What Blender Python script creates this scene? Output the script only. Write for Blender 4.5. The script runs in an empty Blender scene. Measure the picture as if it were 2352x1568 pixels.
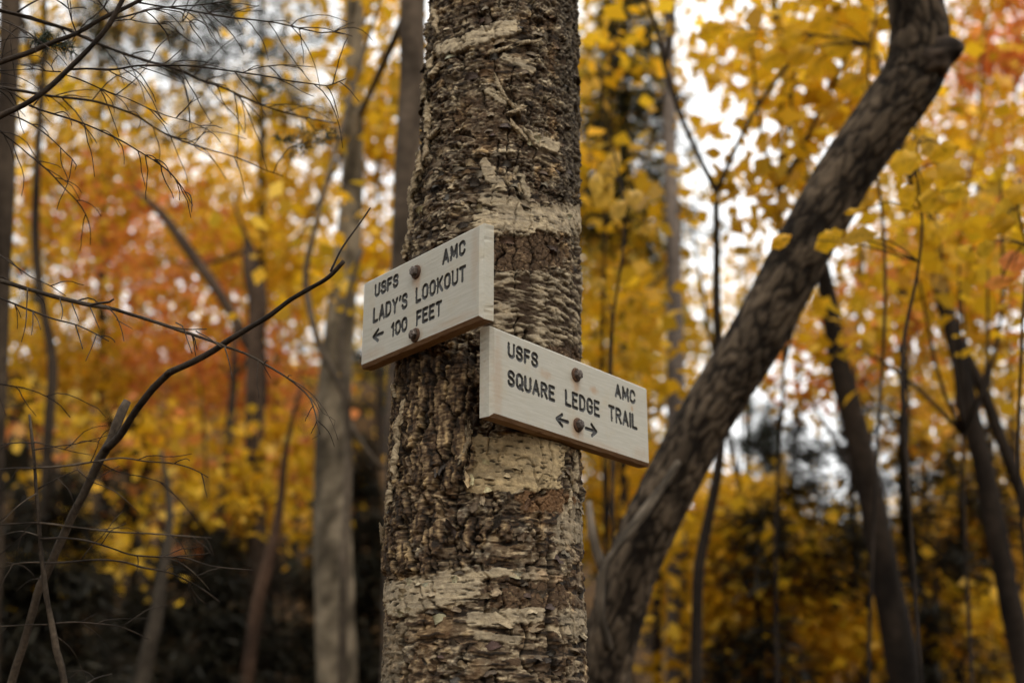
import bpy, math, random
import numpy as np

random.seed(7)
rng = np.random.default_rng(11)
sc = bpy.context.scene
COL = sc.collection
rad = math.radians

# ------------------------------------------------------------------ camera, sky, sun, exposure
PITCH = 0.31953
LENS = 45.0
CAM = np.array([0.0, 0.0, 1.55])
cam_d = bpy.data.cameras.new("camera")
cam = bpy.data.objects.new("camera", cam_d)
COL.objects.link(cam)
cam.location = CAM
cam.rotation_euler = (math.pi / 2 + PITCH, 0, 0)
cam_d.lens = LENS
cam_d.sensor_width = 36.0
cam_d.clip_start = 0.05
cam_d.clip_end = 2000
cam_d.dof.use_dof = True
cam_d.dof.focus_distance = 1.83
cam_d.dof.aperture_fstop = 2.7
sc.camera = cam

SUN_EL, SUN_AZ = 36.0, 162.0          # degrees; azimuth clockwise from +Y (behind the camera, a little to the right)
world = bpy.data.worlds.new("World")
sc.world = world
world.use_nodes = True
wn, wl = world.node_tree.nodes, world.node_tree.links
wn.clear()
w_out = wn.new("ShaderNodeOutputWorld")
w_bg = wn.new("ShaderNodeBackground")
w_sky = wn.new("ShaderNodeTexSky")
w_sky.sky_type = 'NISHITA'
w_sky.sun_disc = False
w_sky.sun_elevation = rad(SUN_EL)
w_sky.sun_rotation = rad(SUN_AZ)
w_mix = wn.new("ShaderNodeMix")
w_mix.data_type = 'RGBA'
w_mix.inputs[0].default_value = 0.93                     # a closed deck of pale cloud over the blue
w_mix.inputs[7].default_value = (9.1, 9.1, 8.9, 1)
wl.new(w_sky.outputs[0], w_mix.inputs[6])
wl.new(w_mix.outputs[2], w_bg.inputs[0])
w_bg.inputs[1].default_value = 0.1
wl.new(w_bg.outputs[0], w_out.inputs[0])

sun_d = bpy.data.lights.new("sun", 'SUN')
sun_d.energy = 1.5
sun_d.angle = rad(30)
sun_d.color = (1.0, 0.93, 0.82)
sun = bpy.data.objects.new("sun", sun_d)
COL.objects.link(sun)
sun.rotation_euler = (rad(90 - SUN_EL), 0, rad(180 - SUN_AZ))
sun.location = (0, -5, 12)

sc.view_settings.view_transform = 'Standard'
sc.view_settings.look = 'None'
sc.view_settings.gamma = 1.0
sc.view_settings.exposure = 1.08
sc.view_settings.use_curve_mapping = False
sc.render.engine = 'CYCLES'
cy = sc.cycles
cy.use_denoising = True
cy.max_bounces = 6
cy.diffuse_bounces = 3
cy.glossy_bounces = 2
cy.transmission_bounces = 4
cy.transparent_max_bounces = 4
cy.caustics_reflective = False
cy.caustics_refractive = False

# ------------------------------------------------------------------ view geometry
FPX = LENS / 36.0 * 2352.0
FW = np.array([0, math.cos(PITCH), math.sin(PITCH)])
UP = np.array([0, -math.sin(PITCH), math.cos(PITCH)])


def ray(X, Y):
    return FW + np.array([(X - 1176) / FPX, 0, 0]) + (784 - Y) / FPX * UP


def at(X, Y, d):
    """world point seen at (X, Y) of the 2352 x 1568 view, d metres in front of the camera"""
    return CAM + d * ray(X, Y)


def project(P):
    Q = np.asarray(P) - CAM
    z = Q @ FW
    return np.stack([1176 + FPX * Q[..., 0] / z, 784 - FPX * (Q @ UP) / z], -1)


K = 1 / 1.0884
c4 = lambda x, y: (x * .38265 * K, y * .38265 * K)
c5 = lambda x, y: (x * .38265 * K, (550 + y * .38265) * K)
c6 = lambda x, y: (x * .4039 * K, (1100 + y * .4039) * K)
c7 = lambda x, y: ((1450 + x * .4719) * K, y * .4719 * K)
c8 = lambda x, y: ((1450 + x * .6167) * K, (740 + y * .6167) * K)


# ------------------------------------------------------------------ noise
def _hash(ix, iy, seed):
    h = (ix.astype(np.int64) * 374761393 + iy.astype(np.int64) * 668265263 + seed * 2147483647 + 12345) & 0xffffffff
    h = ((h ^ (h >> 13)) * 1274126177) & 0xffffffff
    h = (h ^ (h >> 16)) & 0xffffffff
    return h.astype(np.float64) / 4294967295.0


def noise(x, y, seed=0):
    x, y = np.broadcast_arrays(np.asarray(x, float), np.asarray(y, float))
    xi, yi = np.floor(x), np.floor(y)
    fx, fy = x - xi, y - yi
    out = 0
    u = fx * fx * fx * (fx * (fx * 6 - 15) + 10)
    v = fy * fy * fy * (fy * (fy * 6 - 15) + 10)
    for dx in (0, 1):
        for dy in (0, 1):
            a = _hash(xi + dx, yi + dy, seed) * 2 * np.pi
            g = np.cos(a) * (fx - dx) + np.sin(a) * (fy - dy)
            out = out + g * (u if dx else 1 - u) * (v if dy else 1 - v)
    return out * 1.45


def fbm(x, y, seed=0, oct=4, gain=.5):
    o, a, t = 0, 1.0, 0
    for k in range(oct):
        o = o + a * noise(x * 2 ** k, y * 2 ** k, seed + 17 * k)
        t += a
        a *= gain
    return o / t


def ridged(x, y, seed=0, oct=3):
    o, a, t = 0, 1.0, 0
    for k in range(oct):
        o = o + a * (1 - 2 * np.abs(noise(x * 2 ** k, y * 2 ** k, seed + 31 * k)))
        t += a
        a *= .55
    return o / t


def cells(x, y, seed=0):
    """distance to the cell border (F2-F1) and a random value for the cell"""
    xi, yi = np.floor(x), np.floor(y)
    f1 = np.full(x.shape, 9.)
    f2 = np.full(x.shape, 9.)
    idv = np.zeros(x.shape)
    for dx in (-1, 0, 1):
        for dy in (-1, 0, 1):
            cx, cyy = xi + dx, yi + dy
            px = cx + _hash(cx, cyy, seed)
            py = cyy + _hash(cx, cyy, seed + 5)
            d = np.hypot(px - x, py - y)
            new = d < f1
            f2 = np.where(new, f1, np.minimum(f2, d))
            idv = np.where(new, _hash(cx, cyy, seed + 9), idv)
            f1 = np.where(new, d, f1)
    return f2 - f1, idv


def noise3(x, y, z, seed=0):
    """smooth value noise in space, -1..1"""
    xi, yi, zi = np.floor(x), np.floor(y), np.floor(z)
    fx, fy, fz = x - xi, y - yi, z - zi
    fx, fy, fz = fx * fx * (3 - 2 * fx), fy * fy * (3 - 2 * fy), fz * fz * (3 - 2 * fz)
    o = 0
    for dx in (0, 1):
        for dy in (0, 1):
            for dz in (0, 1):
                o = o + _hash(xi + dx + 57 * (zi + dz), yi + dy + 113 * (zi + dz), seed) * (fx if dx else 1 - fx) * (fy if dy else 1 - fy) * (fz if dz else 1 - fz)
    return o * 2 - 1


def fbm3(x, y, z, seed=0, oct=4, gain=.5):
    o, a, t = 0, 1., 0
    for k in range(oct):
        o = o + a * noise3(x * 2 ** k, y * 2 ** k, z * 2 ** k, seed + 17 * k)
        t += a
        a *= gain
    return o / t


def cells3(x, y, z, seed=0):
    xi, yi, zi = np.floor(x), np.floor(y), np.floor(z)
    f1, f2, idv = np.full(x.shape, 9.), np.full(x.shape, 9.), np.zeros(x.shape)
    for dx in (-1, 0, 1):
        for dy in (-1, 0, 1):
            for dz in (-1, 0, 1):
                a, b, c = xi + dx, yi + dy, zi + dz
                h = lambda k: _hash(a + 57 * c, b + 113 * c, seed + k)
                d = np.sqrt((a + h(0) - x) ** 2 + (b + h(3) - y) ** 2 + (c + h(7) - z) ** 2)
                new = d < f1
                f2 = np.where(new, f1, np.minimum(f2, d))
                idv = np.where(new, h(11), idv)
                f1 = np.where(new, d, f1)
    return f2 - f1, idv


def sst(a, b, x):
    t = np.clip((x - a) / (b - a), 0, 1)
    return t * t * (3 - 2 * t)


def mixc(a, b, t):
    t = np.asarray(t)[..., None]
    return a * (1 - t) + b * t


# ------------------------------------------------------------------ materials
def new_mat(name):
    m = bpy.data.materials.new(name)
    m.use_nodes = True
    nt = m.node_tree
    nt.nodes.clear()
    out = nt.nodes.new("ShaderNodeOutputMaterial")
    return m, nt.nodes, nt.links, out


def mat_vcol(name, rough=.85, bump=.0, scale=300., spec=.25, var=.25, vscale=60.):
    """albedo from the mesh's own colours, broken up with fine grain and relief"""
    m, n, l, out = new_mat(name)
    b = n.new("ShaderNodeBsdfPrincipled")
    b.inputs["Roughness"].default_value = rough
    b.inputs["Specular IOR Level"].default_value = spec
    a = n.new("ShaderNodeAttribute")
    a.attribute_name = "Col"
    tc = n.new("ShaderNodeTexCoord")
    nz = n.new("ShaderNodeTexNoise")
    nz.inputs["Scale"].default_value = vscale
    nz.inputs["Detail"].default_value = 6
    l.new(tc.outputs["Object"], nz.inputs["Vector"])
    mr = n.new("ShaderNodeMapRange")
    mr.inputs[1].default_value = .3
    mr.inputs[2].default_value = .7
    mr.inputs[3].default_value = 1 - var
    mr.inputs[4].default_value = 1 + var
    l.new(nz.outputs[0], mr.inputs[0])
    mul = n.new("ShaderNodeVectorMath")
    mul.operation = 'SCALE'
    l.new(a.outputs["Color"], mul.inputs[0])
    l.new(mr.outputs[0], mul.inputs["Scale"])
    l.new(mul.outputs[0], b.inputs["Base Color"])
    if bump:
        n2 = n.new("ShaderNodeTexNoise")
        n2.inputs["Scale"].default_value = scale
        n2.inputs["Detail"].default_value = 5
        l.new(tc.outputs["Object"], n2.inputs["Vector"])
        bp = n.new("ShaderNodeBump")
        bp.inputs["Strength"].default_value = bump
        bp.inputs["Distance"].default_value = .002
        l.new(n2.outputs[0], bp.inputs["Height"])
        l.new(bp.outputs[0], b.inputs["Normal"])
    l.new(b.outputs[0], out.inputs[0])
    return m


def mat_leaf(name, trans=.45, rough=.55):
    m, n, l, out = new_mat(name)
    a = n.new("ShaderNodeAttribute")
    a.attribute_name = "Col"
    d = n.new("ShaderNodeBsdfDiffuse")
    t = n.new("ShaderNodeBsdfTranslucent")
    g = n.new("ShaderNodeBsdfGlossy")
    g.inputs["Roughness"].default_value = rough
    mx = n.new("ShaderNodeMixShader")
    mx.inputs[0].default_value = trans
    m2 = n.new("ShaderNodeMixShader")
    m2.inputs[0].default_value = .03
    l.new(a.outputs["Color"], d.inputs[0])
    l.new(a.outputs["Color"], t.inputs[0])
    l.new(d.outputs[0], mx.inputs[1])
    l.new(t.outputs[0], mx.inputs[2])
    l.new(mx.outputs[0], m2.inputs[1])
    l.new(g.outputs[0], m2.inputs[2])
    l.new(m2.outputs[0], out.inputs[0])
    return m


M_BARK = mat_vcol("birch_bark", .88, .6, 420., .2, .3, 140.)
M_TRUNK = mat_vcol("forest_bark", .9, .4, 120., .15, .3, 30.)
M_TWIG = mat_vcol("dead_twig_bark", .85, .5, 500., .2, .35, 160.)
M_LEAF = mat_leaf("autumn_leaf", .5)
M_NEEDLE = mat_leaf("spruce_needle", .15)


def mat_paint(stains):
    """cream sign paint on planed wood: faint grain, drips of rust under the bolts, smudges"""
    m, n, l, out = new_mat("sign_paint")
    b = n.new("ShaderNodeBsdfPrincipled")
    b.inputs["Roughness"].default_value = .55
    b.inputs["Specular IOR Level"].default_value = .3
    tc = n.new("ShaderNodeTexCoord")
    mp = n.new("ShaderNodeMapping")
    mp.inputs["Scale"].default_value = (7, 40, 110)
    l.new(tc.outputs["Object"], mp.inputs["Vector"])
    g = n.new("ShaderNodeTexNoise")
    g.inputs["Scale"].default_value = 3.
    g.inputs["Detail"].default_value = 7
    g.inputs["Roughness"].default_value = .65
    l.new(mp.outputs[0], g.inputs["Vector"])
    cr = n.new("ShaderNodeValToRGB")
    cr.color_ramp.elements[0].position = .3
    cr.color_ramp.elements[0].color = (.385, .375, .325, 1)
    cr.color_ramp.elements[1].position = .62
    cr.color_ramp.elements[1].color = (.46, .45, .40, 1)
    l.new(g.outputs[0], cr.inputs[0])
    # wide smudges
    s = n.new("ShaderNodeTexNoise")
    s.inputs["Scale"].default_value = 22.
    s.inputs["Detail"].default_value = 8
    s.inputs["Roughness"].default_value = .7
    l.new(tc.outputs["Object"], s.inputs["Vector"])
    sr = n.new("ShaderNodeMapRange")
    sr.inputs[1].default_value = .52
    sr.inputs[2].default_value = .75
    sr.inputs[3].default_value = 0
    sr.inputs[4].default_value = .75
    l.new(s.outputs[0], sr.inputs[0])
    mx = n.new("ShaderNodeMix")
    mx.data_type = 'RGBA'
    l.new(sr.outputs[0], mx.inputs[0])
    l.new(cr.outputs[0], mx.inputs[6])
    mx.inputs[7].default_value = (.43, .38, .28, 1)
    # pinhead dirt specks
    sp = n.new("ShaderNodeTexNoise")
    sp.inputs["Scale"].default_value = 170.
    sp.inputs["Detail"].default_value = 2
    l.new(tc.outputs["Object"], sp.inputs["Vector"])
    spr = n.new("ShaderNodeMapRange")
    spr.inputs[1].default_value = .66
    spr.inputs[2].default_value = .78
    spr.inputs[3].default_value = 0
    spr.inputs[4].default_value = .5
    l.new(sp.outputs[0], spr.inputs[0])
    mxs = n.new("ShaderNodeMix")
    mxs.data_type = 'RGBA'
    l.new(spr.outputs[0], mxs.inputs[0])
    l.new(mx.outputs[2], mxs.inputs[6])
    mxs.inputs[7].default_value = (.25, .2, .14, 1)
    cur = mxs.outputs[2]
    for (u, v, ru, rv, amt) in stains:
        mp2 = n.new("ShaderNodeMapping")
        mp2.vector_type = 'POINT'
        mp2.inputs["Location"].default_value = (-u / ru, 0, -v / rv)
        mp2.inputs["Scale"].default_value = (1 / ru, 0, 1 / rv)
        l.new(tc.outputs["Object"], mp2.inputs["Vector"])
        nzv = n.new("ShaderNodeTexNoise")
        nzv.inputs["Scale"].default_value = 90
        nzv.inputs["Detail"].default_value = 4
        l.new(tc.outputs["Object"], nzv.inputs["Vector"])
        ln = n.new("ShaderNodeVectorMath")
        ln.operation = 'LENGTH'
        l.new(mp2.outputs[0], ln.inputs[0])
        ad = n.new("ShaderNodeMath")
        ad.operation = 'MULTIPLY_ADD'
        ad.inputs[1].default_value = 1.6
        l.new(nzv.outputs[0], ad.inputs[0])
        l.new(ln.outputs["Value"], ad.inputs[2])
        r = n.new("ShaderNodeMapRange")
        r.inputs[1].default_value = 2.25
        r.inputs[2].default_value = 1.25
        r.inputs[3].default_value = 0
        r.inputs[4].default_value = amt
        l.new(ad.outputs[0], r.inputs[0])
        m2 = n.new("ShaderNodeMix")
        m2.data_type = 'RGBA'
        l.new(r.outputs[0], m2.inputs[0])
        l.new(cur, m2.inputs[6])
        m2.inputs[7].default_value = (.36, .19, .075, 1)
        cur = m2.outputs[2]
    l.new(cur, b.inputs["Base Color"])
    bp = n.new("ShaderNodeBump")
    bp.inputs["Strength"].default_value = .25
    bp.inputs["Distance"].default_value = .0006
    l.new(g.outputs[0], bp.inputs["Height"])
    l.new(bp.outputs[0], b.inputs["Normal"])
    l.new(b.outputs[0], out.inputs[0])
    return m


def mat_simple(name, c1, c2, scale, rough, metallic=0., bump=.3, aniso=(1, 1, 1), spec=.5, dist=.001):
    m, n, l, out = new_mat(name)
    b = n.new("ShaderNodeBsdfPrincipled")
    b.inputs["Roughness"].default_value = rough
    b.inputs["Metallic"].default_value = metallic
    b.inputs["Specular IOR Level"].default_value = spec
    tc = n.new("ShaderNodeTexCoord")
    mp = n.new("ShaderNodeMapping")
    mp.inputs["Scale"].default_value = aniso
    l.new(tc.outputs["Object"], mp.inputs["Vector"])
    g = n.new("ShaderNodeTexNoise")
    g.inputs["Scale"].default_value = scale
    g.inputs["Detail"].default_value = 7
    l.new(mp.outputs[0], g.inputs["Vector"])
    cr = n.new("ShaderNodeValToRGB")
    cr.color_ramp.elements[0].position = .35
    cr.color_ramp.elements[0].color = (*c1, 1)
    cr.color_ramp.elements[1].position = .65
    cr.color_ramp.elements[1].color = (*c2, 1)
    l.new(g.outputs[0], cr.inputs[0])
    l.new(cr.outputs[0], b.inputs["Base Color"])
    bp = n.new("ShaderNodeBump")
    bp.inputs["Strength"].default_value = bump
    bp.inputs["Distance"].default_value = dist
    l.new(g.outputs[0], bp.inputs["Height"])
    l.new(bp.outputs[0], b.inputs["Normal"])
    l.new(b.outputs[0], out.inputs[0])
    return m


M_SIGN_BROWN = mat_simple("sign_brown", (.25, .15, .085), (.40, .265, .16), 4., .75, 0, .4, (8, 90, 90), .25)  # streaky brown for each board's bottom edge, bottom chamfer and back
M_BLACK = mat_simple("black_letter_paint", (.010, .011, .012), (.03, .03, .03), 220., .38, 0, .5, (1, 1, 1), .5, .0008)
M_BOLT = mat_simple("rusty_bolt_steel", (.055, .042, .036), (.15, .125, .11), 160., .5, .55, .7, (1, 1, 1), .5, .0012)
M_RUST = mat_simple("rusty_washer", (.05, .03, .022), (.13, .07, .04), 200., .75, .2, .7, (1, 1, 1), .3, .001)
M_GROUND = mat_simple("leaf_litter_ground", (.030, .019, .012), (.105, .058, .022), 9., .95, 0, 1., (1, 1, 1), .1, .05)


# ------------------------------------------------------------------ object helpers
def mesh_obj(name, V, F, mat, parent=None, cols=None, smooth=False, loc=None):
    """one mesh object from numpy vertices and a quad (or mixed list) face array"""
    me = bpy.data.meshes.new(name)
    V = np.asarray(V, np.float32)
    if isinstance(F, np.ndarray):
        nf, k = F.shape
        me.vertices.add(len(V))
        me.vertices.foreach_set("co", V.ravel())
        me.loops.add(nf * k)
        me.loops.foreach_set("vertex_index", F.astype(np.int32).ravel())
        me.polygons.add(nf)
        me.polygons.foreach_set("loop_start", np.arange(0, nf * k, k, dtype=np.int32))
        me.update(calc_edges=True)
    else:
        me.from_pydata([tuple(map(float, v)) for v in V], [], [tuple(map(int, f)) for f in F])
        me.update()
    if cols is not None:
        at_ = me.color_attributes.new("Col", 'FLOAT_COLOR', 'POINT')
        c = np.ones((len(V), 4), np.float32)
        c[:, :3] = np.clip(cols, 0.003, .95)
        at_.data.foreach_set("color", c.ravel())
    if smooth:
        me.polygons.foreach_set("use_smooth", np.ones(len(me.polygons), bool))
    me.materials.append(mat)
    o = bpy.data.objects.new(name, me)
    COL.objects.link(o)
    if parent is not None:
        o.parent = parent
    if loc is not None:
        o.location = loc
    return o


def thing(name, label, cat, loc=(0, 0, 0), group=None):
    o = bpy.data.objects.new(name, None)
    o.empty_display_size = .1
    COL.objects.link(o)
    o.location = loc
    o["label"] = label
    o["category"] = cat
    if group:
        o["group"] = group
    return o


def smooth_path(P, R, step):
    """Catmull-Rom through the points, resampled about every step metres"""
    P = np.asarray(P, float)
    R = np.asarray(R, float)
    if len(P) == 2:
        P = np.stack([P[0], (P[0] + P[1]) / 2, P[1]])
        R = np.array([R[0], (R[0] + R[1]) / 2, R[1]])
    d = np.linalg.norm(np.diff(P, axis=0), axis=1)[:, None] + 1e-9
    v = np.diff(P, axis=0) / d
    m = np.vstack([v[:1], (v[1:] * d[:-1] + v[:-1] * d[1:]) / (d[1:] + d[:-1]), v[-1:]])
    out, ro = [], []
    for i in range(len(P) - 1):
        L = d[i, 0]
        n = max(1, int(L / step))
        t = np.linspace(0, 1, n, endpoint=False)[:, None]
        h0, h1 = 2 * t ** 3 - 3 * t ** 2 + 1, t ** 3 - 2 * t ** 2 + t
        h2, h3 = -2 * t ** 3 + 3 * t ** 2, t ** 3 - t ** 2
        out.append(h0 * P[i] + h1 * L * m[i] + h2 * P[i + 1] + h3 * L * m[i + 1])
        ro.append(R[i] + (R[i + 1] - R[i]) * t[:, 0])
    out.append(P[-1:])
    ro.append(R[-1:])
    return np.vstack(out), np.concatenate(ro)


def sweep(C, R, seg, rough=0., nscale=8., seed=0, closed=True, aniso=.35, octv=4):
    """tube along C; returns vertices, faces, (angle, length) of each vertex and the raw noise"""
    n = len(C)
    T = np.gradient(C, axis=0)
    T /= np.linalg.norm(T, axis=1)[:, None] + 1e-12
    u = np.cross(T[0], [0, 1, .3])
    u /= np.linalg.norm(u)
    U = [u]
    for i in range(1, n):
        u = u - T[i] * (u @ T[i])
        u /= np.linalg.norm(u)
        U.append(u)
    U = np.array(U)
    B = np.cross(T, U)
    th = np.linspace(0, 2 * np.pi, seg, endpoint=False)
    L = np.concatenate([[0], np.cumsum(np.linalg.norm(np.diff(C, axis=0), axis=1))])
    TH, LL = np.meshgrid(th, L)
    RR = np.repeat(R[:, None], seg, 1)
    if rough:
        # periodic round the tube
        q = nscale * np.stack([np.cos(TH) * RR, np.sin(TH) * RR, LL * aniso])
        if octv > 4:            # plated bark: ridges and cracks
            w3 = [fbm3(q[0] * .8 + k, q[1] * .8, q[2] * .8, seed + k, 3) for k in (1, 2, 3)]
            e, idv = cells3(q[0] + .9 * w3[0], q[1] + .9 * w3[1], q[2] + .9 * w3[2], seed)
            g = fbm3(q[0] * 4, q[1] * 4, q[2] * 4, seed + 5, 3, .6)
            nz = .75 * sst(.0, .28, e + .15 * g) + .35 * (idv - .5) + .35 * g - .55
        else:
            nz = fbm3(q[0] + 7.3, q[1], q[2], seed, octv) * 1.3
        RR = RR * (1 + rough * nz)
    else:
        nz = np.zeros_like(RR)
    V = C[:, None] + RR[..., None] * (np.cos(TH)[..., None] * U[:, None] + np.sin(TH)[..., None] * B[:, None])
    V = V.reshape(-1, 3)
    i, j = np.meshgrid(np.arange(n - 1), np.arange(seg), indexing='ij')
    j2 = (j + 1) % seg
    F = np.stack([i * seg + j, i * seg + j2, (i + 1) * seg + j2, (i + 1) * seg + j], -1).reshape(-1, 4)
    if closed:
        V = np.vstack([V, C[:1], C[-1:]])
        a, b = n * seg, n * seg + 1
        js = np.arange(0, seg, 1)
        F0 = np.stack([np.full(seg, a), (js + 1) % seg, js, js], -1)
        F1 = np.stack([np.full(seg, b), (n - 1) * seg + js, (n - 1) * seg + (js + 1) % seg, (n - 1) * seg + (js + 1) % seg], -1)
        F = np.vstack([F, F0[:, :4], F1[:, :4]])
        nz = np.concatenate([nz.ravel(), [0, 0]])
        TH = np.concatenate([TH.ravel(), [0, 0]])
        LL = np.concatenate([LL.ravel(), [L[0], L[-1]]])
    return V, F, TH.ravel(), LL.ravel(), nz.ravel()


def tube_obj(name, P, R, seg, step, mat, pal, parent=None, rough=.2, nscale=40., seed=0, aniso=.35, contrast=.9, octv=4, patch=0.):
    C, RR = smooth_path(P, R, step)
    V, F, TH, LL, nz = sweep(C, RR, seg, rough, nscale, seed, True, aniso, octv)
    # the end caps are triangles: drop the doubled corner
    q = F[:, 2] != F[:, 3]
    faces = [tuple(f) for f in F[q]] + [tuple(f[:3]) for f in F[~q]]
    t = .5 + nz * contrast + .3 * noise3(1.4 * np.cos(TH), 1.4 * np.sin(TH), LL * nscale * .4, seed + 3)
    if patch:                                     # lichen and scuffs in uneven patches
        t = t + patch * fbm3(1.5 * np.cos(TH), 1.5 * np.sin(TH), LL * 9, seed + 13, 4) - .1
    t = np.clip(t, 0, 1)
    c = mixc(np.array(pal[0])[None], np.array(pal[1])[None], t)
    return mesh_obj(name, V, faces, mat, parent, c, True)


def ground_h(x, y):
    """flat by the trail, climbing into a wooded bank at the back left"""
    x, y = np.asarray(x, float), np.asarray(y, float)
    bank = (3.3 + 3.8 * sst(3.5, -2.5, x)) * sst(9.0, 21, y)
    return (.06 * np.maximum(0, y - 6) + bank
            + .12 * noise(x * .35, y * .35, 3) * np.clip((np.abs(y) + np.abs(x)) / 5, 0, 1))


# ------------------------------------------------------------------ ground
def build_ground():
    xs = np.concatenate([np.linspace(-400, -30, 30), np.linspace(-28, 28, 150), np.linspace(30, 400, 30)])
    ys = np.concatenate([np.linspace(-400, -12, 30), np.linspace(-11, 45, 150), np.linspace(47, 400, 30)])
    X, Y = np.meshgrid(xs, ys)
    Z = ground_h(X, np.minimum(Y, 60)) + .03 * noise(X * 3, Y * 3, 8)
    n, k = X.shape
    V = np.stack([X, Y, Z], -1).reshape(-1, 3)
    i, j = np.meshgrid(np.arange(n - 1), np.arange(k - 1), indexing='ij')
    F = np.stack([i * k + j, i * k + j + 1, (i + 1) * k + j + 1, (i + 1) * k + j], -1).reshape(-1, 4)
    g = mesh_obj("ground", V, F, M_GROUND, None, None, True)
    g["kind"] = "structure"


build_ground()

# ------------------------------------------------------------------ the two sign boards (poses)
BT, BC = .0229, .0046                     # thickness, chamfer


class Pose:
    def __init__(s, w, h, cen, yaw):
        s.w, s.h, s.cen, s.yaw = w, h, np.array(cen) + CAM, yaw
        c, sn = math.cos(yaw), math.sin(yaw)
        s.M = np.array([[c, -sn, 0], [sn, c, 0], [0, 0, 1.]])

    def local(s, P):
        return (P - s.cen) @ s.M


LEFT = Pose(.29928, .14014, (-.13669, 1.74162, .64134), -.88624)
RIGHT = Pose(.3969, .12989, (.0962, 1.83243, .51417), .89968)

# ------------------------------------------------------------------ the birch the signs are fixed to
TZ = np.array([-.3, 0, .5, 1.2, 1.66, 1.83, 2.10, 2.47, 2.80, 4.5, 9.0])
TX = np.array([-.06, -.055, -.05, -.042, -.0374, -.0366, -.0319, -.0203, -.015, .02, .10])
TR = np.array([.30, .24, .19, .158, .147, .143, .136, .130, .1245, .105, .04])
TY = 1.905
WARM = np.array([.45, .345, .195])
PALE = np.array([.50, .41, .275])
GREY = np.array([.150, .128, .098])
TAN = np.array([.28, .20, .115])
BROWN = np.array([.074, .047, .028])
DARK = np.array([.017, .013, .010])
ORANGE = np.array([.30, .145, .055])


def tr_axis(z):
    return np.interp(z, TZ, TX), np.interp(z, TZ, TR)


def base_radius(th, z):
    """slightly oval trunk; th = 0 faces the camera (-Y), positive to the right"""
    _, r = tr_axis(z)
    return r * (1 - .085 * np.sin(2 * th) * np.exp(-((z - 2.15) / .5) ** 2)) * (1 + .012 * np.sin(3 * th + z * 3))


def trunk_point(th, z, r):
    ax, _ = tr_axis(z)
    return np.stack([ax + r * np.sin(th), TY - r * np.cos(th), z], -1)


def on_trunk(X, Y):
    """angle and height where the view ray through (X, Y) meets the trunk"""
    d = ray(X, Y)
    ts = np.linspace(1.4, 2.4, 800)
    P = CAM + ts[:, None] * d
    ax, r = tr_axis(P[:, 2])
    th = np.arctan2(P[:, 0] - ax, TY - P[:, 1])
    inside = np.hypot(P[:, 0] - ax, P[:, 1] - TY) - base_radius(th, P[:, 2])
    k = np.argmax(inside < 0) if (inside < 0).any() else np.argmin(inside)
    return th[k], P[k, 2]


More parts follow.
